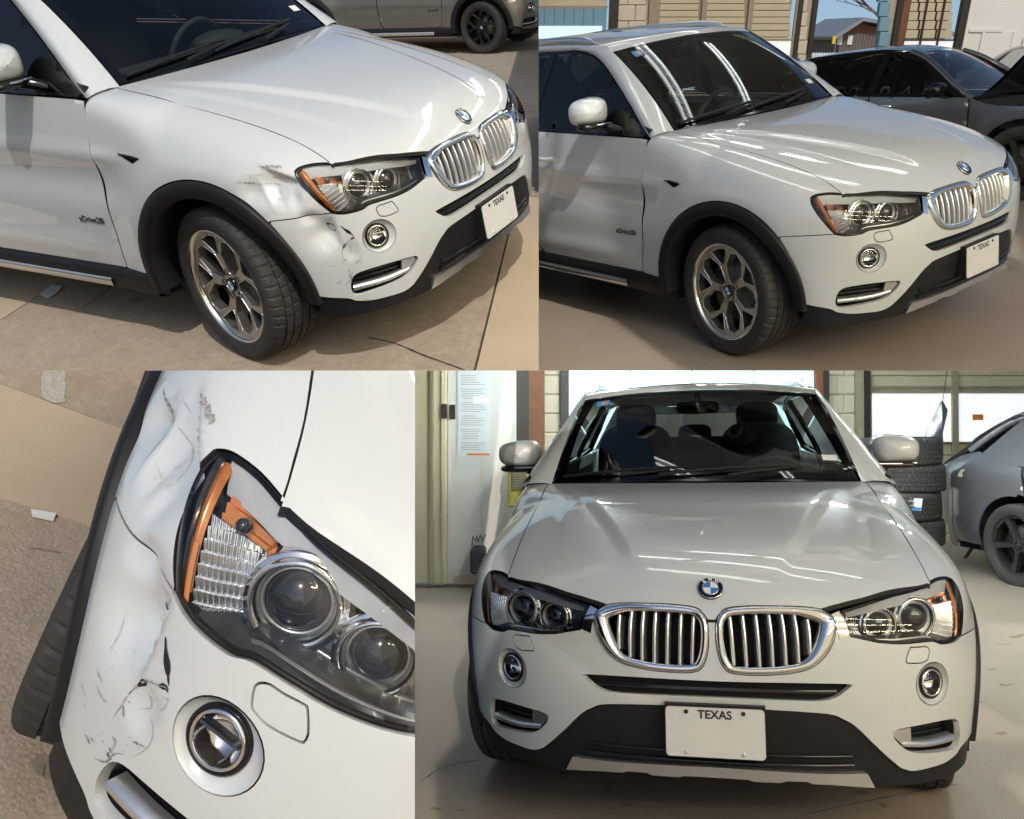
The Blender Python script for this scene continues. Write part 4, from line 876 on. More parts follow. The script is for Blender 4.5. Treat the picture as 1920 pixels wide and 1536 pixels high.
# ------------------------------------------------------------------ other cars: saloon / hatchback
def saloon_parts(paint, glassm, wheelkind, fast=True, hood_open=False, dark_trim=True):
    zc = spl([-3.85, -3.55, -3.15, -2.7, -1.9, -1.25, -.9, -.50, 0, .5, .88], [.96, 1.02, 1.20, 1.36, 1.45, 1.40, 1.22, .965, .90, .80, .66] if fast else [1.0, 1.08, 1.38, 1.45, 1.49, 1.42, 1.24, .985, .93, .84, .70])
    crown = lambda x: .045 if -3.0 < x < -1.0 else .05
    ys = lambda x, z: (.905 - .35 * max(0, .45 - z) ** 1.5 - .06 * (z - .65) ** 2 if z < .93 else .905 - .06 * .0784 - .58 * (z - .93) - .25 * (z - .93) ** 2) * (1 - .16 * max(0, (x - .25) / .63) ** 2.2) * (1 - .14 * max(0, (-3.0 - x) / .8) ** 2.2) + .012 * math.exp(-((math.hypot(x, z - .34) - .44) / .08) ** 2) + .012 * math.exp(-((math.hypot(x + 2.8, z - .34) - .44) / .08) ** 2) - (.020 * math.exp(-((z - .60) / .10) ** 2) if -2.4 < x < -.4 else 0)
    vys = np.vectorize(ys); lf = (lambda P: np.asarray(P, float)[:, [0, 2]], lambda q, off=0.: np.column_stack([q[:, 0], -(vys(q[:, 0], q[:, 1]) + off), q[:, 1]]))
    pn = lambda L, holes=(), **k: panel(np.array([[x, 0, z] for x, z in L]), holes=[np.array([[x, 0, z] for x, z in w]) for w in holes], lift=lf, **k)
    ze = lambda x: float(zc(x)) - crown(x); belt = lambda x: .935 + .022 * (-x - .5)
    edge = lambda x0, x1, n=12: [(x, ze(x)) for x in np.linspace(x0, x1, n)]
    arch = lambda cx, a0, a1: [(cx + .40 * math.cos(R(a)), .34 + .40 * math.sin(R(a))) for a in np.linspace(a0, a1, 14)]
    parts = []
    wing = [(.86, .55), (.86, .62)] + [(x, min(ze(x), belt(x) + .02)) for x in np.linspace(.80, -.46, 12)] + [(-.52, belt(-.5)), (-.50, .60), (-.53, .28), (-.42, .26)] + arch(0, 190, -10) + [(.62, .27)]
    parts += both('front_wing', pn(wing, h=.05), paint)
    d1 = [(-.53, belt(-.53)), (-.51, .60), (-.54, .27), (-1.50, .27), (-1.56, .60), (-1.55, belt(-1.55))]; d2 = [(-1.56, belt(-1.56)), (-1.57, .60), (-1.51, .27), (-2.35, .27)] + [(-2.8 + .43 * math.cos(R(a)), .34 + .43 * math.sin(R(a))) for a in (10, 30, 50, 66)] + [(-2.72, belt(-2.72))]
    hm = lambda x: MB().tube([(x, -ys(x, .84), .86), (x - .03, -ys(x, .84) - .03, .862), (x - .15, -ys(x, .84) - .03, .866), (x - .18, -ys(x, .84), .868)], .013, 8)
    parts += both('front_door', pn(d1, h=.06, gap=.004, fmi=1), [paint, 'shut_dark'], [('door_handle', hm(-1.30), 'chrome')]); parts += both('rear_door', pn(d2, h=.06, gap=.004, fmi=1), [paint, 'shut_dark'], [('door_handle', hm(-2.38), 'chrome')])
    q = [(-2.73, belt(-2.73))] + [(-2.8 + .43 * math.cos(R(a)), .34 + .43 * math.sin(R(a))) for a in (72, 80)] + arch(-2.8, 84, 188) + [(-3.5, .28), (-3.72, .45), (-3.80, .80), (-3.82, .93), (-3.5, ze(-3.5)), (-3.3, min(ze(-3.3), 1.10)), (-3.1, belt(-3.1) + .05)]
    parts += both('rear_quarter', pn(q, h=.06), paint)
    xt = [-1.02, -1.15, -1.3, -1.6, -1.9, -2.2, -2.5, -2.7, -2.9] + ([-3.05, -3.2] if fast else [-3.0])
    fr = [(-.50, belt(-.5) + .006), (-.62, ze(-.62) - .012)] + [(x, ze(x) - .010) for x in (-.8, -.95)] + [(x, ze(x) - .006) for x in xt] + [(-3.28, belt(-3.2) + .05)] + [(x, belt(x) + .006) for x in np.linspace(-3.1, -.6, 10)]
    w1 = [(-.86, belt(-.86) + .03), (-.98, ze(-.98) - .09), (-1.15, ze(-1.15) - .055), (-1.50, ze(-1.5) - .045), (-1.52, belt(-1.5) + .03)]; w2 = [(-1.60, belt(-1.6) + .03), (-1.59, ze(-1.59) - .045)] + [(x, ze(x) - .045) for x in (-2.0, -2.3, -2.6)] + ([(-2.95, ze(-2.95) - .05), (-3.05, belt(-3.0) + .06)] if fast else [(-2.72, 1.2), (-2.75, belt(-2.7) + .05)])
    parts += both('window_frame', pn(fr, [w1, w2], h=.05, off=-.004, flange=.02), paint if not dark_trim else 'gloss_black', [('side_window', pn(w, h=.1, off=-.012, flange=0, gap=0), glassm) for w in (w1, w2)])
    def top(x0, x1, n, nm, mt, uw=1., dz=0.):
        mb = MB(); rows = []
        for x in np.linspace(x0, x1, n):
            w = ys(x, ze(x)) * uw; rows.append([(x - .05 * u * u * (1 if nm == 'windscreen' else 0), u * w, float(zc(x)) - crown(x) * u * u * uw * uw + dz) for u in np.linspace(-1, 1, 17)])
        mb.grid(rows); return flat(nm, mb, mt)
    parts += [top(-.50, -1.28, 9, 'windscreen', 'windshield_glass', .93, .002), top(-1.22, -2.72 if fast else -2.95, 12, 'roof', paint), top(-2.70 if fast else -2.93, -3.42 if fast else -3.35, 8, 'rear_window', glassm, .90, .002), top(-3.38 if fast else -3.3, -3.84, 6, 'boot_lid', paint)]
    for s in (-1, 1):
        parts.append(flat('front_pillar', MB().tube([(x, s * (ys(x, ze(x)) - .02), ze(x) + .004) for x in np.linspace(-.50, -1.30, 9)], .030, 8), paint)); parts.append(flat('rear_pillar', MB().tube([(x, s * (ys(x, ze(x)) - .03), ze(x) + .002) for x in np.linspace(-2.6, -3.45, 9)], .035, 8), paint))
    bon = MB(); rows = []
    for x in np.linspace(-.50, .84, 10): rows.append([(x, u * (ys(x, ze(x)) - .02), float(zc(x)) - crown(x) * u * u) for u in np.linspace(-1, 1, 13)])
    bon.grid(rows); bon.grid([[(p[0], p[1], p[2] - .025) for p in r] for r in rows])
    if hood_open:
        Mh = Matrix.Translation((-.50, 0, .95)) @ Matrix.Rotation(R(-52), 4, 'Y') @ Matrix.Translation((.50, 0, -.95)); parts.append(flat('bonnet', place(bon, Mh), 'gloss_black'))
        eb = MB(); eb.box((.18, 0, .70), (1.2, 1.5, .12)); 
        for k in range(9): eb.box((random.uniform(-.3, .6), random.uniform(-.55, .55), .80), (random.uniform(.15, .35), random.uniform(.15, .4), random.uniform(.08, .16)), None, .02)
        parts.append(flat('engine_bay', eb, 'interior')); parts.append(flat('bonnet_prop', MB().tube([(.55, .55, .80), (.10, .45, 1.50)], .008, 6), 'satin_silver'))
    else: parts.append(flat('bonnet', bon, paint))
    for nm, sx, xe, ln in (('front_bumper', 1, .60, .32), ('rear_bumper', -1, -3.55, .30)):
        mb = MB(); rows = []
        for z in np.linspace(.22, .70 if sx > 0 else .98, 9):
            row = []
            for t in np.linspace(-1, 1, 27): th = (1 - abs(t)) * PI / 2; row.append((xe + sx * ln * (1 - .5 * max(0, z - .6)) * math.sin(th) ** .8, math.copysign(ys(xe, z) * math.cos(th) ** .7, t), z))
            rows.append(row)
        mb.grid(rows); parts.append(flat(nm, mb, paint))
    for s in (-1, 1):
        a = MB(); a.ellipsoid((-.80, s * .99, 1.01), (.07, .11, .07), 18, 10, .7); a.tube([(-.78, s * .90, .97), (-.78, s * .95, .99)], .03, 8); parts.append(flat('door_mirror', a, 'gloss_black'))
        for cx in (0, -2.8):
            lin = MB(); lin.grid([[(cx + .41 * math.cos(R(a_)), s * yy, .34 + .41 * math.sin(R(a_))) for a_ in np.linspace(-15, 195, 31)] for yy in (.88, .5)]); lin.grid([[(cx + rr * math.cos(R(a_)), s * .5, .34 + rr * math.sin(R(a_))) for a_ in np.linspace(-15, 195, 31)] for rr in (.42, .02)])
            parts.append(flat('arch_liner', lin, 'dark_void'))
    mb = MB(); mb.box((-1.5, 0, .26), (4.2, 1.5, .10)); parts.append(flat('underbody', mb, 'dark_void'))
    mb = MB(); mb.grid([[(x, u * .7, .60) for u in (-1, 1)] for x in (-.5, -3.6)]); mb.box((-.70, 0, .80), (.4, 1.4, .2), None, .05)
    for x, y in ((-1.75, -.36), (-1.75, .36), (-2.6, -.36), (-2.6, .36)): mb.ellipsoid((x, y, .86), (.10, .24, .34), 14, 8, .6); mb.ellipsoid((x - .06, y, 1.22), (.05, .12, .08), 12, 8, .7)
    parts.append(flat('cabin', mb, 'interior'))
    for x, y in ((0, -.79), (0, .79), (-2.8, -.79), (-2.8, .79)):
        w = wheel(wheelkind, x, y, 0, 12); w['M'] = Matrix.Translation((0, 0, -.021)) @ w['M']; parts.append(w)
    return parts

# ------------------------------------------------------------------ walls laid out square to the picture
class Wall:
    def __init__(s, bay, u, v, depth):
        s.bay = bay; Mi = POSE[bay].inverted(); R3 = Mi.to_3x3(); s.r = (R3 @ Vector((1, 0, 0))).normalized(); up = Vector((0, 0, 1)); s.up = (up - s.r * up.dot(s.r)).normalized(); s.n = s.r.cross(s.up); s.n = s.n if s.n.dot(R3 @ Vector((0, 0, -1))) > 0 else -s.n
        s.p0 = Mi @ Vector(((u - 960) / FPX * depth, (v - 768) / FPX * depth, depth)); s.M = Matrix(((s.r.x, s.n.x, s.up.x, s.p0.x), (s.r.y, s.n.y, s.up.y, s.p0.y), (s.r.z, s.n.z, s.up.z, s.p0.z), (0, 0, 0, 1))); s.Mi = s.M.inverted()
    def sh(s, u, v): q = s.Mi @ px_plane(s.bay, u, v, s.p0, s.n); return q.x, q.z
    def rect(s, u0, v0, u1, v1):
        um, vm = (u0 + u1) / 2, (v0 + v1) / 2; return s.sh(u0, vm)[0], s.sh(u1, vm)[0], s.sh(um, v1)[1], s.sh(um, v0)[1]
    def box(s, u0, v0, u1, v1, front=0., thick=.06, bev=0., mb=None):
        a, b, c, d = s.rect(u0, v0, u1, v1); mb = mb or MB(); mb.box(((a + b) / 2, front - thick / 2, (c + d) / 2), (abs(b - a), thick, abs(d - c)), None, bev); return mb
    def thing(s, name, mb, mat, label, cat, **k): return thing(name, mb, mat, s.bay, label, cat, M=s.M, **k)
def garage_door(w, u0, v0, u1, v1, cols, rows, board, wins, label, wood='door_tan', stile='door_stile', below=None):
    """sectional door: boards between stiles, one row of lit panes"""
    subs = []; edges = np.linspace(u0, u1, cols + 1); sw_ = (u1 - u0) * .035
    y = v0
    while y < rows:
        for i in range(cols):
            subs.append(('door_board', w.box(edges[i] + sw_ * .5, y + .6, edges[i + 1] - sw_ * .5, min(y + board - .6, rows), .02, .03, .006), wood))
        y += board
    if below:
        y = below[0]
        while y < below[1]:
            for i in range(cols): subs.append(('door_board', w.box(edges[i] + sw_ * .5, y + .6, edges[i + 1] - sw_ * .5, min(y + board, below[1]) - .6, .02, .03, .006), wood))
            y += board
    for i, x in enumerate(edges): subs.append(('stile', w.box(x - sw_ * .5, v0, x + sw_ * .5, v1, .05, .05), stile))
    for i in range(cols): subs.append(('window_pane', w.box(edges[i] + sw_ * .5, wins[0], edges[i + 1] - sw_ * .5, wins[1], .015, .02), 'pane'))
    for y in (wins[0] - 3, wins[1]): subs.append(('rail', w.box(u0, y, u1, y + 3, .06, .05), stile))
    base = w.box(u0, v0, u1, wins[0], -.02, .03); return w.thing('garage_door', base, stile, label, 'garage door', subs=subs)
def block_pillar(w, u0, v0, u1, v1, rowpx, label, mat='block', cols=1):
    subs = []; y = v0; k = 0
    while y < v1:
        if cols == 1: segs = [(u0, u1)]
        else: m = (u0 + u1) / 2 + (.12 if k % 2 else -.12) * (u1 - u0); segs = [(u0, m), (m, u1)]
        for a, b in segs: subs.append(('block', w.box(a + .5, y + .5, b - .5, y + rowpx - .5, .03, .12, .012), mat))
        y += rowpx; k += 1
    return w.thing('block_pillar', w.box(u0, v0, u1, v1, 0, .2), 'mortar', label, 'pillar', subs=subs)

# ------------------------------------------------------------------ more materials
M_('aggregate', (.42, .34, .255), .9, noise=[(75, .85, (.60, .52, .42)), (120, .85, (.17, .135, .10)), (1.6, .8, (.31, .245, .18)), (9, .6, (.50, .42, .32)), (28, .5, (.27, .215, .16))], bump=[(90, .6, .006)])
M_('smooth_concrete', (.52, .41, .29), .88, noise=[(60, .6, (.58, .475, .35)), (3, .6, (.44, .345, .24)), (110, .5, (.36, .285, .205)), (11, .4, (.47, .37, .26))], bump=[(120, .3, .003)])
M_('joint_dirt', (.035, .028, .022), .95)
M_('stain', (.20, .16, .12), .9, noise=[(40, .8, (.34, .28, .21))])
FN = [(3, .6, (.33, .275, .225)), (45, .5, (.48, .42, .345)), (.9, .6, (.36, .28, .225)), (130, .7, (.20, .165, .135)), (14, .4, (.38, .31, .25))]
M_('floor_epoxy', (.45, .375, .30), .42, noise=FN, bump=[(120, .12, .002), (8, .08, .01)], spec=.4)
M_('floor_dark', (.15, .118, .115), .40, noise=[(3, .6, (.10, .078, .078)), (45, .5, (.20, .165, .155)), (.9, .6, (.125, .085, .085)), (130, .7, (.07, .055, .055))], bump=[(120, .12, .002)], spec=.4)
M_('garage_white', (.74, .72, .68), .7, noise=[(2.5, .5, (.66, .63, .58)), (30, .3, (.70, .66, .60))], bump=[(60, .15, .004)])
M_('garage_cream', (.66, .58, .40), .65, noise=[(4, .5, (.56, .48, .30))])
M_('wood_brown', (.20, .075, .028), .6, noise=[(9, .7, (.11, .042, .016))])
M_('door_tan', (.52, .45, .31), .6, noise=[(3, .6, (.44, .36, .24)), (40, .5, (.58, .51, .37))], bump=[(25, .2, .004)])
M_('door_stile', (.34, .29, .21), .6, noise=[(20, .6, (.22, .18, .13))])
M_('dark_steel', (.035, .032, .030), .5, metal=.4, noise=[(30, .5, (.075, .055, .04))])
M_('block', (.60, .53, .40), .85, noise=[(14, .6, (.50, .43, .31)), (90, .5, (.68, .62, .50))], bump=[(80, .5, .006)])
M_('mortar', (.42, .37, .29), .9)
M_('blue_paint', (.16, .30, .38), .6, noise=[(8, .5, (.21, .36, .44))])
M_('pane', (.8, .8, .8), .3, emit=((.93, .97, 1.0), .95))
M_('pane_blue', (.6, .75, .8), .3, emit=((.62, .84, .92), .85))
M_('grey_paint', (.20, .19, .18), .35, metal=.6, coat=1.)
M_('dark_grey_paint', (.17, .178, .195), .30, metal=.65, coat=1.)
M_('silver_paint', (.28, .28, .31), .32, metal=.7, coat=1.)
M_('cream_paint', (.62, .60, .50), .35, coat=1.)
M_('primer', (.70, .62, .46), .6)
M_('rust_red', (.22, .055, .03), .45, noise=[(20, .6, (.32, .10, .06))])
M_('stone', (.34, .20, .10), .9, noise=[(6, .8, (.46, .31, .17)), (20, .6, (.20, .11, .055))], bump=[(18, .7, .03)])
M_('litter_white', (.75, .75, .72), .6, noise=[(60, .6, (.55, .56, .55))])
M_('road_paint', (.62, .60, .56), .8, noise=[(60, .9, (.36, .30, .23)), (220, .7, (.30, .25, .19))])
M_('machine_yellow', (.62, .52, .12), .5, noise=[(5, .4, (.54, .45, .12))])
M_('cardboard', (.62, .48, .28), .8)
M_('weathered_wood', (.13, .11, .10), .85, noise=[(10, .7, (.22, .18, .15))])
M_('roof_tin', (.30, .33, .36), .5, metal=.5); M_('bark', (.20, .15, .125), .9); M_('yellow_paint', (.75, .55, .04), .5)
M_('yard', (.25, .23, .18), .9, noise=[(2, .6, (.16, .19, .10))])
M_('tube_light', (1, 1, 1), .3, emit=((.88, 1, 1), 90.)); M_('tube_light_soft', (1, 1, 1), .3, emit=((.94, 1, 1), 9.)); M_('tube_light_warm', (1, 1, 1), .3, emit=((1, .88, .66), 62.)); M_('tube_fitting', (.75, .75, .74), .5)
M_('ceiling_white', (.62, .63, .62), .8, noise=[(2, .4, (.54, .55, .54))])
glass('plastic_film', (.93, .94, .96), 1.25, .12)
I4 = Matrix.Identity(4)

# ------------------------------------------------------------------ bay 1: parking lot in the sun
GW = px_depth(1, 897, 100, 12.6); SLOPE1 = max(.05, -GW.z / (GW.y - 1.45))
def g1z(y): return -max(0., y - 1.45) * SLOPE1
def slab(bay, pts, mat, z=0., bend=None, th=.03, gap=.006):
    P = [Vector((p[0], p[1], 0)) for p in pts]; q = inset(np.array([[p.x, p.y] for p in P]), gap); n = len(q); mb = MB()
    mb.add([(x, y, z) for x, y in q] + [(x, y, z - th) for x, y in q], [tuple(range(n))] + [(i, (i + 1) % n, (i + 1) % n + n, i + n) for i in range(n)]); return mb
def ground(bay, mbs, label):
    base = MB(); base.add([(-14, -14, -.022), (9, -14, -.022), (9, 12, -.022), (-14, 12, -.022)], [(0, 1, 2, 3)])
    o = thing('ground', base, 'joint_dirt', bay, '', '', kind='structure'); pl = bay_planes(bay)
    for nm, mb, mt in mbs:
        me = clip_mesh(mb.mesh(nm, mt), pl)
        if me: q = bpy.data.objects.new(nm, me); COL.objects.link(q); q.parent = o
    return o
E = lambda u, v, k=1: tuple(px_ground(k, u, v)[:2])
def lerp2(a, b, t): return (a[0] + (b[0] - a[0]) * t, a[1] + (b[1] - a[1]) * t)
jA0, jA1, jB0, jX = E(0, 415), E(171, 469), E(0, 601), E(197, 474)
R0, R2 = E(976, 347), E(892, 687)
dA = (jX[0] - jA0[0], jX[1] - jA0[1]); dB = (jX[0] - jB0[0], jX[1] - jB0[1])
nA = lerp2(jX, jA0, 6); nB = lerp2(jX, jB0, 6); mX = 1.45
def on_line(a, b, y): t = (y - a[1]) / (b[1] - a[1]); return (a[0] + (b[0] - a[0]) * t, y)
rT, rB = on_line(R0, R2, mX), on_line(R0, R2, -14)
smooth = [jX, nA, (nA[0], -14), nB] if False else [jX, nA, nB]
mbs = [('concrete_slab', slab(1, smooth, 'smooth_concrete'), 'smooth_concrete'),
       ('concrete_slab', slab(1, [jX, nB, (nB[0] + 3, -14), rB, rT, (-14, mX), (-14, nA[1]), nA], 'aggregate'), 'aggregate'),
       ('concrete_slab', slab(1, [rB, (9, -14), (9, mX), rT], 'smooth_concrete'), 'smooth_concrete')]
g1 = ground(1, [], '') if False else None
base = MB(); base.add([(-14, -14, -.022), (9, -14, -.022), (9, mX, -.022), (-14, mX, -.022)], [(0, 1, 2, 3)]); base.add([(-14, mX, -.022), (9, mX, -.022), (9, 16, g1z(16) - .022), (-14, 16, g1z(16) - .022)], [(0, 1, 2, 3)])
g1 = thing('ground', base, 'joint_dirt', 1, '', '', kind='structure')
far = MB(); far.add([(-14, mX, 0), (9, mX, 0), (9, 15, g1z(15)), (-14, 15, g1z(15))], [(0, 1, 2, 3)]); mbs.append(('concrete_slab', far, 'aggregate'))
pl1 = bay_planes(1)
def kids(o, L, pl):
    for nm, mb, mt in L:
        me = clip_mesh(mb.mesh(nm, mt) if isinstance(mb, MB) else mb, pl)
        if me: q = bpy.data.objects.new(nm, me); COL.objects.link(q); q.parent = o
def ground_strip(bay, pts, w, z=.0012, jag=.3):
    P = [Vector((*E(u, v, bay), z)) for u, v in pts]; mb = MB(); L = []; R_ = []; P = [Vector(p) for p in crom([tuple(p) for p in P], 8)]
    for i, p in enumerate(P):
        d = (P[min(i + 1, len(P) - 1)] - P[max(i - 1, 0)]).normalized(); n = Vector((-d.y, d.x, 0)); ww = w * (.5 + jag * random.uniform(-.5, .5)) * (.25 if i in (0, len(P) - 1) else 1); L.append(p + n * ww); R_.append(p - n * ww)
    mb.grid([L, R_], False); return mb
mbs += [('crack', ground_strip(1, [(686, 632), (742, 645), (790, 665), (826, 678), (873, 695)], .010), 'joint_dirt'), ('stain', ground_strip(1, [(152, 580), (180, 560), (205, 540), (238, 515)], .022), 'stain'), ('stain', ground_strip(1, [(247, 566), (256, 561), (264, 559)], .035), 'stain'), ('crack', ground_strip(1, [(957, 208), (985, 209), (1008, 211)], .010), 'joint_dirt')]
kids(g1, mbs, pl1)
def quad_thing(name, bay, uv, mat, label, cat, z=.004, th=.003):
    P = [Vector((*E(u, v, bay), z)) for u, v in uv]; thing(name, MB().prism(P, (0, 0, th)), mat, bay, label, cat)
quad_thing('paper_scrap', 1, [(75, 553), (98, 536), (119, 538), (110, 549), (90, 561)], 'litter_white', 'white paper scrap lying on the slab joint near the front wheel', 'litter')

dam = suv_parts(True, -13.)
okp = suv_parts(False, -9.)
build('sport_utility_car', dam, 1, I4, 'white SUV with dented scuffed front wing parked outdoors in front of a stone wall', 'car')
SWD = {'rim_grey': 'rim_dark', 'rim_bright': 'rim_dark', 'badge_blue': 'rim_dark', 'badge_white': 'rim_dark'}
SWG = {'white_paint': 'grey_paint', 'rim_grey': 'gloss_black', 'rim_bright': 'rim_dark'}
fx, fy = GW.x, GW.y + .8; hd = math.atan2(.40, 2.78); roll = math.atan(SLOPE1)
Mg = Matrix.Translation((fx, fy, g1z(fy))) @ Matrix.Rotation(-roll, 4, 'X') @ Matrix.Rotation(hd, 4, 'Z')
build('sport_utility_car', okp, 1, Mg, 'dusty grey SUV with black wheels parked behind the bonnet of the dented white SUV', 'car', swap=SWG)
# stone wall behind
wst = MB(); wst.box((-8, 11.2, .3), (16, .5, 5)); st = []
for k in range(150):
    x = random.uniform(-12.5, -6.0); z = random.uniform(-1.3, 1.3); mb = MB(); mb.box((x, 10.92, z), (random.uniform(.18, .42), random.uniform(.10, .18), random.uniform(.10, .2)), Matrix.Rotation(random.uniform(-.12, .12), 3, 'Y'), .03); st.append(('stone', mb, 'stone'))
thing('stone_wall', wst, 'stone', 1, 'rough brown stone wall beyond the grey SUV', 'wall', subs=st)

# ------------------------------------------------------------------ bay 3: the same lot, close up
s1, s2, s3, s4 = E(0, 720, 3), E(190, 790, 3), E(0, 935, 3), E(130, 975, 3)
e1, e2 = lerp2(s1, s2, 8), lerp2(s1, s2, -14); e3, e4 = lerp2(s3, s4, 8), lerp2(s3, s4, -14)
ext = lambda p, d: (p[0] + d, p[1])
base = MB(); base.add([(-9, -9, -.022), (6, -9, -.022), (6, 4, -.022), (-9, 4, -.022)], [(0, 1, 2, 3)]); g3 = thing('ground', base, 'joint_dirt', 3, '', '', kind='structure')
kids(g3, [('concrete_slab', slab(3, [e2, e1, (-9, e1[1]), (-9, e2[1])], ''), 'aggregate'), ('concrete_slab', slab(3, [e2, e1, e3, e4], ''), 'smooth_concrete'), ('concrete_slab', slab(3, [e4, e3, (6, e3[1]), (6, e4[1])], ''), 'aggregate'),
          ('painted_line', ground_strip(3, [(106, 660), (101, 700), (98, 756)], .075, .003, .1), 'road_paint'), ('stain', ground_strip(3, [(50, 1028), (80, 1031), (115, 1037)], .010), 'stain'), ('stain', ground_strip(3, [(60, 1440), (85, 1436), (110, 1450)], .05), 'stain')], bay_planes(3))
quad_thing('paper_scrap', 3, [(57, 958), (104, 966), (99, 980), (60, 972)], 'litter_white', 'white paper scrap lying beside the tread of the turned tyre', 'litter')
build('sport_utility_car', dam, 3, I4, 'scuffed white SUV corner close up with cracked bumper and amber headlight reflector', 'car', steer=8.)

# ------------------------------------------------------------------ bay 2: inside the body shop, three-quarter view
SW_ = px_depth(2, 1893, 372, 8.3); y2 = 1.25; SLOPE2 = max(.03, -SW_.z / (SW_.y - y2))
g2z = lambda y: -max(0., y - y2) * SLOPE2
fl = MB(); fl.add([(-16, -16, 0), (9, -16, 0), (9, y2, 0), (-16, y2, 0)], [(0, 1, 2, 3)]); fl.add([(-16, y2, 0), (9, y2, 0), (9, 22, g2z(22)), (-16, 22, g2z(22))], [(0, 1, 2, 3)])
thing('garage_floor', fl, 'floor_epoxy', 2, '', '', kind='structure')
un = MB(); un.add([(-16, -16, -.12), (9, -16, -.12), (9, y2, -.12), (-16, y2, -.12)], [(0, 1, 2, 3)]); un.add([(-16, y2, -.12), (9, y2, -.12), (9, 22, g2z(22) - .12), (-16, 22, g2z(22) - .12)], [(0, 1, 2, 3)])
thing('ceiling', un, 'ceiling_white', 2, '', '', kind='structure')
build('sport_utility_car', okp, 2, I4, 'repaired white SUV with clean glossy side panels beside the dark grey sedan', 'car')
sed = saloon_parts('dark_grey_paint', 'side_glass', 'five', True, True)
sx, sy, sh = SW_.x, SW_.y + .8, R(4); rl = math.atan(SLOPE2)
build('sedan', sed, 2, Matrix.Translation((sx, sy, g2z(sy))) @ Matrix.Rotation(-rl, 4, 'X') @ Matrix.Rotation(sh, 4, 'Z'), 'dark grey sedan with raised bonnet behind the repaired white SUV', 'car', swap=SWD)
pale = saloon_parts('cream_paint', 'side_glass', 'five', False, False, False)
build('hatchback', pale, 2, Matrix.Translation((-.9, 9.6, g2z(9.6))) @ Matrix.Rotation(-rl, 4, 'X') @ Matrix.Rotation(R(-20), 4, 'Z'), 'pale cream hatchback parked beyond the raised bonnet of the dark sedan', 'car', swap=SWD)
W2 = Wall(2, 1465, 100, 15.5)
def post(w, u0, v0, u1, v1, mat, label, front=.08, name='door_post'): w.thing(name, w.box(u0, v0, u1, v1, front, .12), mat, label, 'post')
garage_door(W2, 1000, -60, 1140, 240, 1, 12, 22, (14, 240), 'tan garage door with one wide bluish glazed row left of the SUV roof', 'door_tan') if False else None
W2.thing('garage_door', W2.box(985, -80, 1139, 11, .02, .05), 'door_tan', 'raised tan garage door edge above the blue siding outside', 'garage door', subs=[('rail', W2.box(985, 11, 1139, 16, .05, .05), 'door_stile')])
post(W2, 1139, -80, 1156, 260, 'dark_steel', 'dark steel door post left of the tan block pillar above the SUV roof')
block_pillar(W2, 1156, -80, 1212, 260, 30, 'tan block pillar above the roof of the repaired white SUV', cols=2)
post(W2, 1212, -80, 1228, 260, 'door_stile', 'brown door jamb between tan block pillar and slatted garage door')
garage_door(W2, 1228, -80, 1486, 260, 3, 74, 12.5, (77, 112), 'wide tan slatted garage door above the windscreen of the repaired SUV', below=(116, 250))
post(W2, 1486, -80, 1494, 260, 'dark_steel', 'dark steel track beside the open doorway, next to the wide slatted door')
block_pillar(W2, 1494, -80, 1513, 260, 26, 'narrow tan block pillar at the edge of the open doorway')
post(W2, 1513, -80, 1521, 260, 'dark_steel', 'dark steel post on the left edge of the open doorway to the yard')
block_pillar(W2, 1647, -80, 1668, 260, 28, 'blue painted block pillar at the open doorway to the yard', 'blue_paint')
post(W2, 1668, -80, 1678, 260, 'dark_steel', 'dark steel post right beside the blue painted pillar')
post(W2, 1678, -80, 1690, 260, 'wood_brown', 'brown wooden post between blue pillar and small panelled garage door', .06)
garage_door(W2, 1690, -80, 1786, 260, 3, 74, 17, (77, 106), 'small panelled garage door with dark stiles and a bright glazed row', stile='dark_steel', below=(110, 250))
post(W2, 1786, -80, 1798, 260, 'dark_steel', 'dark curved-rail door track beside the white side wall')
sw2 = W2.box(1798, -140, 2000, 330, .10, .08); W2.thing('side_wall', sw2, 'garage_white', 'white painted garage wall with a flush door beside the panelled garage door', 'wall', subs=[('door_frame', W2.box(1812, 54, 1873, 60, .125, .03), 'garage_white'), ('door_frame', W2.box(1812, 60, 1817, 300, .125, .03), 'garage_white'), ('door_frame', W2.box(1868, 60, 1873, 300, .125, .03), 'garage_white'), ('door_leaf', W2.box(1817, 60, 1868, 300, .112, .03), 'garage_white')])
W2.thing('notice_board', W2.box(1909, 70, 1935, 101, .14, .02), 'paper', 'small white notice with red lower edge on the white wall', 'notice', subs=[('notice_edge', W2.box(1909, 95, 1935, 101, .15, .02), 'rust_red')])
# outside: yard, clad building, house, tree, fence
W2b = Wall(2, 1060, 40, 21.); W2b.thing('clad_building', W2b.box(960, -120, 1135, 300, 0, .3), 'blue_paint', 'blue clad building outside the raised garage door', 'building', subs=[('cladding_board', W2b.box(985 + 18 * k, -120, 985 + 18 * k + 16, 300, .03, .03), 'blue_paint') for k in range(8)] + [('window_pane', W2b.box(985, 49, 1128, 90, .05, .02), 'pane_blue')])
W2c = Wall(2, 1585, 100, 30.)
yd = MB(); a = [W2c.M @ Vector((x, y, -1.2)) for x, y in ((-9, -9), (9, -9), (9, 30), (-9, 30))]; 
hs = W2c.box(1572, 62, 1700, 122, 0, 3.); hsub = [('wall_board', W2c.box(1572 + 6 * k, 62, 1577.4 + 6 * k, 122, .05, .05), 'weathered_wood') for k in range(21)]
a0 = W2c.sh(1560, 66); a1 = W2c.sh(1612, 40); a2 = W2c.sh(1668, 62); hsub.append(('gable', MB().prism([(a0[0], .02, a0[1]), (a2[0], .02, a2[1]), (a1[0], .02, a1[1])], (0, -2.5, 0)), 'wood_brown'))
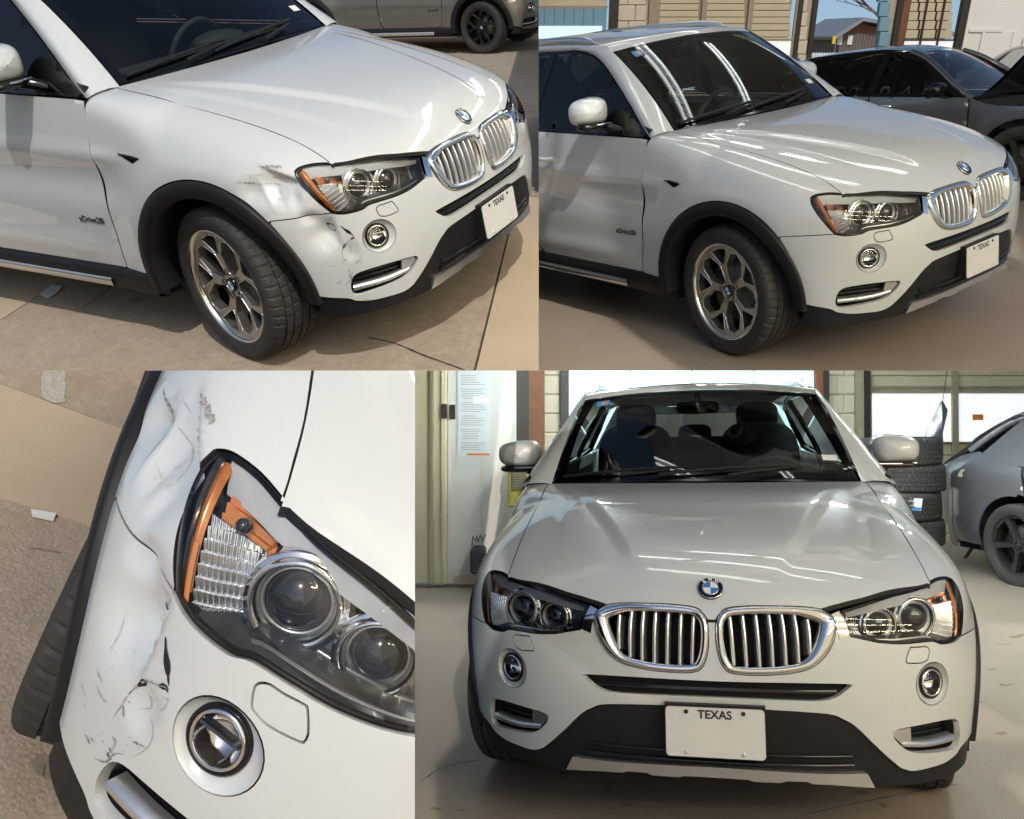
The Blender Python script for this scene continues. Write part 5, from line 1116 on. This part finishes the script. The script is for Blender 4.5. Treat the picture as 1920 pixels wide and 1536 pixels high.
hsub.append(('roof', MB().prism([(a0[0] - .1, .35, a0[1] - .05), (a1[0], .35, a1[1] + .12), (a1[0], .35, a1[1]), (a0[0], .35, a0[1] - .15)], (0, -4, 0)), 'roof_tin')); hsub.append(('roof', MB().prism([(a1[0], .35, a1[1] + .12), (a2[0] + 2.2, .35, a2[1] + .02), (a2[0] + 2.2, .35, a2[1] - .10), (a1[0], .35, a1[1])], (0, -4, 0)), 'roof_tin'))
for u in (1569, 1588): hsub.append(('window', W2c.box(u, 66, u + 9, 84, .08, .04), 'paper'))
W2c.thing('wooden_house', hs, 'weathered_wood', 'weathered wooden house with shallow gable seen through the open doorway', 'house', subs=hsub)
W2d = Wall(2, 1585, 100, 24.); W2d.thing('fence', W2d.box(1505, 101, 1665, 104, .03, .05), 'paper', 'pale picket fence in front of the wooden house in the yard', 'fence', subs=[('picket', W2d.box(1507 + 5 * k, 99, 1510.5 + 5 * k, 121, .05, .03), 'paper') for k in range(31)] + [('fence_rail', W2d.box(1505, 113, 1665, 116, .03, .04), 'paper')])
W2d.thing('parked_van', W2d.box(1500, 112, 1600, 160, 1.0, 1.6, .25), 'blue_paint', 'light blue van roof between the picket fence and the dark sedan', 'van', subs=[('window', W2d.box(1525, 118, 1580, 130, 1.03, .03), 'pane_blue')])
def bare_tree(w, u, v0, hgt, seed, label):
    rnd = random.Random(seed); s0, h0 = w.sh(u, v0); mb = MB(); tw = MB()
    def grow(p, d, L, r, lev):
        pts = [p]; q = p.copy()
        for i in range(5): d = (d + Vector((rnd.uniform(-.2, .2), rnd.uniform(-.15, .15), rnd.uniform(-.05, .14)))).normalized(); q = q + d * L / 5; pts.append(q.copy())
        (mb if lev < 2 else tw).tube(pts, [r * (1 - .5 * i / 5) for i in range(6)], 6 if lev < 2 else 4, cap=False)
        if lev < 5:
            for k in range(3 if lev < 4 else 2):
                b = pts[rnd.randint(2, 5)]; dd = (d + Vector((rnd.uniform(-1, 1), rnd.uniform(-.7, .7), rnd.uniform(-.35, .6)))).normalized(); grow(b, dd, L * rnd.uniform(.55, .8), r * .52, lev + 1)
    grow(Vector((s0, .2, h0)), Vector((-.10, 0, 1)), hgt * .42, .09, 0); w.thing('bare_tree', mb, 'bark', label, 'tree', subs=[('crown', tw, 'bark')])
bare_tree(W2d, 1645, 130, 4.2, 5, 'leafless tree with spreading twigs in front of the wooden house')
yard = MB(); o2 = W2c.sh(1585, 122)[1]; yard.box((0, 3, o2 - .6), (40, 30, .3)); thing('yard', yard, 'yard', 2, '', '', M=W2c.M, kind='structure')
W2c.thing('yellow_sign', W2c.box(1550, 68, 1556, 82, .6, .05), 'yellow_paint', 'small yellow sign at the left corner of the wooden house', 'sign', subs=[('sign_post', W2c.box(1552, 82, 1554, 122, .6, .03), 'bark')])

# ------------------------------------------------------------------ bay 4: body shop, front view
fl = MB(); fl.add([(-14, -10, 0), (6, -10, 0), (6, 10, 0), (-14, 10, 0)], [(0, 1, 2, 3)]); thing('garage_floor', fl, 'floor_epoxy', 4, '', '', kind='structure')
gf = [o_ for o_ in bpy.data.objects if o_.name.startswith('garage_floor')][-1]
kids(gf, [('floor_crack', ground_strip(4, pts, w_, .002, .6), 'joint_dirt') for pts, w_ in (([(785, 1470), (830, 1440), (900, 1425)], .004), ([(1500, 1530), (1640, 1500), (1800, 1470)], .004))] + [('floor_stain', ground_strip(4, [(u_, v_), (u_ + random.uniform(4, 16), v_ + random.uniform(-4, 5)), (u_ + random.uniform(18, 30), v_ + random.uniform(-5, 5))], random.uniform(.008, .03), .002, .7), 'stain') for u_, v_ in [(random.uniform(800, 1880), random.uniform(1450, 1530)) for _ in range(9)] + [(random.uniform(1790, 1900), random.uniform(1130, 1420)) for _ in range(6)]], bay_planes(4))
build('sport_utility_car', okp, 4, I4, 'white SUV facing head on with a TEXAS plate, between wall notice and tyre stack', 'car')
W4 = Wall(4, 1400, 800, 9.6); FLV = 1032
def gd(w, *a, **k): return garage_door(w, *a, **k)
W4.thing('back_wall', W4.box(1060, 560, 1532, 700, -.02, .1), 'garage_white', 'pale wall strip above the wide bluish window behind the head-on SUV', 'wall', subs=[])
sb = [('window_pane', W4.box(1066 + 116 * k, 640, 1066 + 116 * k + 114, 900, .0, .02), 'pane_blue') for k in range(4)] + [('mullion', W4.box(1066 + 116 * k - 2, 640, 1066 + 116 * k + 1, 900, .03, .04), 'paper') for k in range(1, 4)] + [('sill', W4.box(1066, 900, 1530, 906, .04, .06), 'garage_white')]
W4.thing('shop_window', W4.box(1066, 906, 1530, FLV, -.01, .06), 'garage_white', 'wide bluish shop window behind the cabin of the head-on SUV', 'window', subs=sb)
post(W4, 1050, 560, 1066, FLV, 'dark_steel', 'dark steel post at the left edge of the wide bluish window')
block_pillar(W4, 1019, 560, 1051, FLV, 36, 'cream block pillar beside the brown door frame', 'block')
post(W4, 990, 560, 1020, FLV, 'wood_brown', 'brown wooden door frame beside the cream block pillar', .14)
post(W4, 1526, 560, 1538, FLV, 'wood_brown', 'rusty brown post at the right edge of the wide bluish window', .10)
post(W4, 1538, 560, 1548, FLV, 'dark_steel', 'dark track beside the cream block pillar above the driver mirror', .12)
block_pillar(W4, 1548, 560, 1602, FLV, 36, 'cream block pillar between bluish window and garage door', 'block', 2)
post(W4, 1602, 560, 1612, FLV, 'door_stile', 'tan jamb between cream block pillar and garage door', .12)
post(W4, 1612, 560, 1626, FLV, 'dark_steel', 'dark garage door track behind the tyre stack', .09)
garage_door(W4, 1626, 600, 1950, FLV, 2, 728, 21, (738, 828), 'tan garage door with tall bright panes behind the tyre stack', below=(832, FLV))
W4.thing('door_sticker', W4.box(1821, 777, 1841, 788, .03, .005), 'sticker_orange', 'small orange sticker on the bright garage door pane', 'sticker')
M_('print_grey', (.42, .45, .48), .7)
# office wall on the left
W5 = Wall(4, 870, 900, 7.6); FL5 = 1094
W5.thing('office_wall', W5.box(690, 560, 968, FL5, 0, .12), 'garage_white', 'white office wall carrying the notice beside the head-on SUV', 'wall', subs=[('baseboard', W5.box(850, 1078, 968, FL5, .02, .03), 'garage_cream')] + [('wall_board', W5.box(a, 560, b, 1078, .012, .014), 'garage_white') for a, b in ((840, 903), (904, 967))])
W5.thing('door_leaf', W5.box(690, 560, 806, FL5 - 3, .03, .04), 'garage_cream', 'cream door leaf left of the cream door frame in the office wall', 'door')
W5.thing('door_frame', W5.box(806, 560, 838, FL5, .06, .08, .008), 'garage_cream', 'cream wooden door frame standing beside the white office wall', 'door frame', subs=[('frame_stop', W5.box(812, 560, 816, FL5, .075, .02), 'door_tan'), ('frame_stop', W5.box(828, 560, 831, FL5, .075, .02), 'door_tan')])
nt = [('printed_line', W5.box(862 + random.uniform(0, 6), 704 + 4.2 * k, 862 + random.uniform(28, 50), 705.2 + 4.2 * k, .0195, .002), 'print_grey') for k in range(34) if k % 6 != 5] + [('printed_band', W5.box(888, 744, 916, 756, .0197, .002), 'pane_blue') for k in range(1)] + [('printed_band', W5.box(876, 850, 918, 854, .0197, .002), 'sticker_orange')]
W5.thing('wall_notice', W5.box(858, 640, 919, 856, .018, .004), 'paper', 'tall printed paper notice pinned on the white office wall', 'notice', subs=nt)
W5.thing('wall_switch', W5.box(829, 758, 839, 785, .09, .02), 'dark_steel', 'pair of dark vertical bars fixed beside the notice on the door frame', 'switch', subs=[('switch_bar', W5.box(843, 759, 854, 786, .03, .02), 'dark_steel')])
W5.thing('recess_post', W5.box(968, 560, 992, FL5, -.10, .10), 'dark_steel', 'dark recess post at the corner of the white office wall', 'post')
# machine, carton, bin
W6 = Wall(4, 990, 900, 7.0); FL6 = 790 + 1.447 * 1600 / 7.0
ms = [('vent_grille', W6.box(960, 876, 987, 916, .02, .02), 'door_tan')] + [('vent_slat', W6.box(961, 878 + 5 * k, 986, 880 + 5 * k, .03, .012), 'door_stile') for k in range(8)] + [('top_cover', W6.box(950, 858, 1046, 864, .02, .40), 'garage_white'), ('lower_panel', W6.box(957, 922, 1040, 948, .012, .02), 'machine_yellow')] + [('stand_leg', W6.box(u, 952, u + 5, FL6, -.05, .05), 'dark_steel') for u in (962, 1030)]
W6.thing('shop_machine', W6.box(952, 864, 1044, 952, 0, .38, .01), 'machine_yellow', 'yellow shop machine with vent grille on legs below the passenger mirror', 'machine', subs=ms)
W6.thing('carton', W6.box(988, 888, 1032, 946, .20, .16), 'cardboard', 'open cardboard carton leaning before the yellow shop machine', 'carton', subs=[('flap', W6.box(1020, 880, 1034, 912, .23, .01), 'rust_red')])
bn = W6.box(878, 1042, 908, 1090, -.3, .35, .02); W6.thing('tool_bin', bn, 'interior', 'black bin with tangled wire at the foot of the office wall', 'bin', subs=[('wire', MB().tube([(W6.sh(880 + 3.2 * k, 1042)[0], -.45 + .12 * math.sin(k * 2.1), W6.sh(890, 1042)[1] + .02 + .09 * abs(math.sin(k * 1.7))) for k in range(9)], .005, 5), 'dark_steel')])
# tyres, panels, stand
tmesh = tyre_mb().mesh('tyre', 'rubber')
tb = px_ground(4, 1690, 1070)
names = ['topmost loose tyre of the stack by the garage door', 'second loose tyre from the top of the stack by the garage door', 'middle loose tyre with a paper label in the stack by the garage door', 'fourth loose tyre from the top of the stack by the garage door', 'bottom loose tyre of the stack by the garage door']
for k in range(5):
    Mt = Matrix.Translation((tb.x + random.uniform(-.02, .02), tb.y + (.02 if k % 2 else -.02) + .01 * (4 - k), .123 + .246 * (4 - k))) @ Matrix.Rotation(R(90), 4, 'X') @ Matrix.Rotation(random.uniform(0, 3), 4, 'Y')
    o = thing('tyre', tmesh, 'rubber', 4, names[k], 'tyre', M=Mt, group='tyres stacked by the garage door')
    inn = MB(); inn.lathe([(.232, .098), (.225, .06), (.26, 0), (.225, -.06), (.232, -.098)], 48); q = bpy.data.objects.new('tyre_liner', inn.mesh('tyre_liner', 'dark_void')); COL.objects.link(q); q.parent = o
def on_tyre(u, v): return px_plane(4, u, v, (tb.x + .355, tb.y, 0), (1, -.1, 0))
lab = MB(); P = [on_tyre(*p) for p in ((1684, 932), (1730, 935), (1727, 958), (1681, 956))]
mb = MB(); mb.prism(P, (.004, 0, 0)); P2 = [on_tyre(*p) + Vector((.005, 0, 0)) for p in ((1685, 947), (1704, 948), (1703, 957), (1684, 957))]; P3 = [on_tyre(*p) + Vector((.005, 0, 0)) for p in ((1705, 951), (1727, 952), (1726, 957), (1704, 957))]
thing('tyre_label', mb, 'paper', 4, 'white paper label with yellow corner stuck on the stacked tyres', 'label', subs=[('label_corner', MB().prism(P2, (.003, 0, 0)), 'yellow_paint'), ('label_bar', MB().prism(P3, (.003, 0, 0)), 'sticker_blue')])
W7 = Wall(4, 1750, 850, 9.0)
def sheet(w, uv, front, mat, bulge=.06, th=.012):
    P = crom([list(w.sh(u, v)) for u, v in uv], 4, True); c = P.mean(0); n = len(P); mb = MB(); rad = np.abs(P - c).max()
    f = lambda p, k: front + bulge * (1 - k * k)
    rings = [[(c[0] + (p[0] - c[0]) * k, f(p, k), c[1] + (p[1] - c[1]) * k) for p in P] for k in (.02, .35, .65, .88, 1.)]
    mb.grid([r + [r[0]] for r in rings]); back = [(x, y - th, z) for x, y, z in rings[-1]]; mb.grid([rings[-1] + [rings[-1][0]], back + [back[0]]]); return mb
W7.thing('hanging_wing_panel', sheet(W7, [(1757, 752), (1764, 762), (1768, 772), (1763, 795), (1758, 822), (1760, 845), (1756, 862), (1730, 840), (1727, 818), (1736, 795), (1748, 772)], .10, 'silver_paint'), 'silver_paint', 'loose grey wing panel hanging in front of the bright garage door pane', 'body panel', subs=[('hanging_wire', MB().tube([(*(lambda q: (q[0], .12, q[1]))(W7.sh(1757, 753)),), (*(lambda q: (q[0], .12, q[1]))(W7.sh(1766, 690)),)], .004, 5), 'dark_steel')])
def band(w, uv, wd, front, curve):
    P = [(*w.sh(u, v),) for u, v in uv]; P = crom([[a, b] for a, b in P], 5); mb = MB(); n = len(P); rows = []
    for dz, fy_ in ((-.5, 0), (-.25, .05), (.25, .05), (.5, 0)): rows.append([(P[i][0] + dz * wd * .35 * (1 - i / n), front + fy_ + curve * math.sin(PI * i / n), P[i][1] + dz * wd) for i in range(n)])
    mb.grid(rows); return mb
W7.thing('bumper_shell', band(W7, [(1787, 826), (1791, 856), (1804, 876), (1826, 888), (1850, 893), (1880, 890)], .13, .35, .15), 'rust_red', 'rust red bumper shell resting on the folding stand by the garage door', 'bumper', subs=[('inner_rib', band(W7, [(1800, 866), (1822, 876), (1850, 872)], .05, .45, .1), 'rust_red'), ('lower_lip', band(W7, [(1766, 868), (1775, 884), (1800, 898), (1830, 906), (1860, 908)], .07, .36, .12), 'black_plastic')])
def P7(u, v, f): a, b = W7.sh(u, v); return (a, f, b)
W7.thing('folding_stand', MB().tube([P7(1786, 905, .35), P7(1790, 925, .36), P7(1808, 962, .4), P7(1840, 1000, .45), P7(1862, 1046, .5)], .018, 8), 'dark_steel', 'black folding stand with crossed legs under the rust red bumper shell', 'stand', subs=[('stand_leg', MB().tube([P7(1754, 1044, .5), P7(1795, 993, .45), P7(1830, 948, .4), P7(1860, 910, .35)], .018, 8), 'dark_steel'), ('cross_bar', MB().tube([P7(1784, 905, .35), P7(1850, 912, .35)], .022, 8), 'satin_silver')])
hat = saloon_parts('silver_paint', 'side_glass', 'five', False, False, False)
hx = px_ground(4, 1912, 1098); hh = R(24)
Mh = Matrix.Translation(hx) @ Matrix.Rotation(hh + PI, 4, 'Z') @ Matrix.Translation((2.8, -.0, 0)) @ Matrix.Translation((0, .85, 0)) if False else Matrix.Translation((hx.x, hx.y, 0)) @ Matrix.Rotation(hh, 4, 'Z') @ Matrix.Translation((2.8, .86, 0))
hat_root = build('hatchback', hat, 4, Mh, 'silver grey hatchback with plastic film and primer patch beside the garage door', 'car', swap=SWD)
fm = MB(); rows = []
for i in range(15):
    x = -1.9 - 1.95 * i / 14; row = []
    for j in range(19):
        u = -1 + 2 * j / 18; zz = (1.50 if x > -2.9 else 1.50 - .55 * (-2.9 - x) ** 1.2) - .10 * abs(u) ** 3; row.append((x + random.uniform(-.02, .02), u * (.78 - .05 * max(0, x + 2.6)) , zz + .012 + random.uniform(0, .018)))
    rows.append(row)
fm.grid(rows)
thing('plastic_film', fm, 'plastic_film', 4, 'wrinkled clear plastic film draped over the silver hatchback roof', 'film', M=Mh)
pr_ = MB(); pr_.ellipsoid((-3.30, -.845, .88), (.20, .035, .085), 20, 10); kids(hat_root, [('primer_patch', pr_, 'primer')], sub_planes(bay_planes(4), Mh))

# ------------------------------------------------------------------ added sun screen behind the camera, ceiling lamps, added fill lamps
ZW = -.6
def screen_pt(bay, u, v, z=0.):
    """where the sun ray to a floor pixel crosses the added sun screen (picture axes)"""
    p = POSE[bay] @ px_ground(bay, u, v, z); t = (ZW - p.z) / SUN.z; return ((p + SUN * t).x, (p + SUN * t).y)
out = [(.15, 3.2), (.15, -1.9), (.64, -2.3), (1.42, -9.4), (1.9, -12), (12, -12), (12, 3.2)]  # unseen screen added behind the camera, outlined to keep sun off the shop bays
holes = [[screen_pt(4, *p) for p in ((740, 1175), (878, 1175), (892, 1300), (856, 1390), (800, 1450), (740, 1500))], [screen_pt(2, *p) for p in ((1000, 512), (1150, 600), (1285, 697), (1285, 760), (1000, 760))],
         [screen_pt(4, *p) for p in ((1838, 1165), (1930, 1170), (1930, 1275))], [screen_pt(4, *p) for p in ((1790, 1300), (1930, 1370), (1930, 1520), (1880, 1480), (1775, 1345))],
         [screen_pt(2, *p) for p in ((1878, 420), (1930, 416), (1930, 490), (1878, 452))]]  # openings shaped to drop sun patches on the shop floors
M_('wall_out', (.60, .54, .40), .9)
nt_ = MATS['wall_out'].node_tree; tr = nt_.nodes.new('ShaderNodeBsdfTranslucent'); tr.inputs[0].default_value = (.92, .80, .55, 1); mx_ = nt_.nodes.new('ShaderNodeMixShader'); mx_.inputs[0].default_value = .8  # translucent so the sunlit screen adds soft warm fill to the shop bays
nt_.links.new(nt_.nodes['Principled BSDF'].outputs[0], mx_.inputs[1]); nt_.links.new(tr.outputs[0], mx_.inputs[2]); nt_.links.new(mx_.outputs[0], nt_.nodes['Material Output'].inputs['Surface'])
fw = panel(out, holes, d2=True, h=.6, flange=0, gap=0, bstep=.3, lift=(None, lambda q, off=0.: np.column_stack([q, np.full(len(q), ZW)])))
o = bpy.data.objects.new('shop_front_wall', fw.mesh('shop_front_wall', 'wall_out')); COL.objects.link(o); o.matrix_world = C2W; o['label'] = 'added translucent cream screen shading the shop bays, cut for sun patches'; o['category'] = 'wall'
def tube_lamp(bay, a, b, label, n=2, clip=True, flip=False, mat='tube_light', up=None):
    a, b = Vector(a), Vector(b); d = (b - a).normalized(); w = d.cross(Vector((0, 0, 1))).normalized(); mb = MB(); c = (a + b) / 2
    rot = Matrix((d, w, d.cross(w))).transposed(); mb.box(c + Vector((0, 0, .035)), ((b - a).length, .20, .05), rot); subs = []
    for s in (-1, 1)[:n]: subs.append(('tube', MB().tube([a + w * .06 * s - Vector((0, 0, .012)), b + w * .06 * s - Vector((0, 0, .012))], .018, 8), mat))
    thing('ceiling_lamp', mb, 'tube_fitting', bay, label, 'lamp', subs=subs, clip=clip, group='tube lamps under the garage ceiling')
cl = MB(); cl.add([(-9, -1.4, 3.35), (.9, -1.4, 3.35), (.9, 5.5, 3.35), (-9, 5.5, 3.35)], [(0, 1, 2, 3)]); thing('ceiling', cl, 'ceiling_white', 2, '', '', kind='structure')
for y in (-.75, .65, 2.05):
    for x in (-4.2, -1.6): tube_lamp(2, (x, y, 3.25), (x + 2.3, y, 3.25), 'twin tube lamp under the white garage ceiling', mat='tube_light_soft')
for u in (1100, 1330, 1560, 1800):
    for v0, v1 in ((670, 560), (520, 420)): tube_lamp(2, px_ground(2, u, v0, -.17), px_ground(2, u + 40, v1, -.17), 'twin tube lamp under the white garage ceiling', flip=True)

for i, (x, y) in enumerate(((1.2, -.75), (2.9, -.75), (4.6, -.75), (1.4, -1.5), (3.1, -1.5), (4.8, -1.5), (1.7, -2.4), (3.4, -2.4))):  # unseen lamps added behind the camera as warm fill for the shop bays
    fit = MB(); fit.box((x + .75, y, ZW + .04), (1.6, .16, .05)); tb_ = []
    for dy in (-.045, .045): tb_.append(('tube', MB().tube([(x, y + dy, ZW + .085), (x + 1.5, y + dy, ZW + .085)], .018, 8)))
    o = bpy.data.objects.new('wall_lamp', fit.mesh('wall_lamp', 'tube_fitting')); COL.objects.link(o); o.matrix_world = C2W; o['label'] = 'added twin tube fill lamp on the sun screen behind the camera'; o['category'] = 'lamp'; o['group'] = 'added fill lamps on the sun screen'
    for nm, m_ in tb_: q = bpy.data.objects.new(nm, m_.mesh(nm, 'tube_light_warm')); COL.objects.link(q); q.parent = o
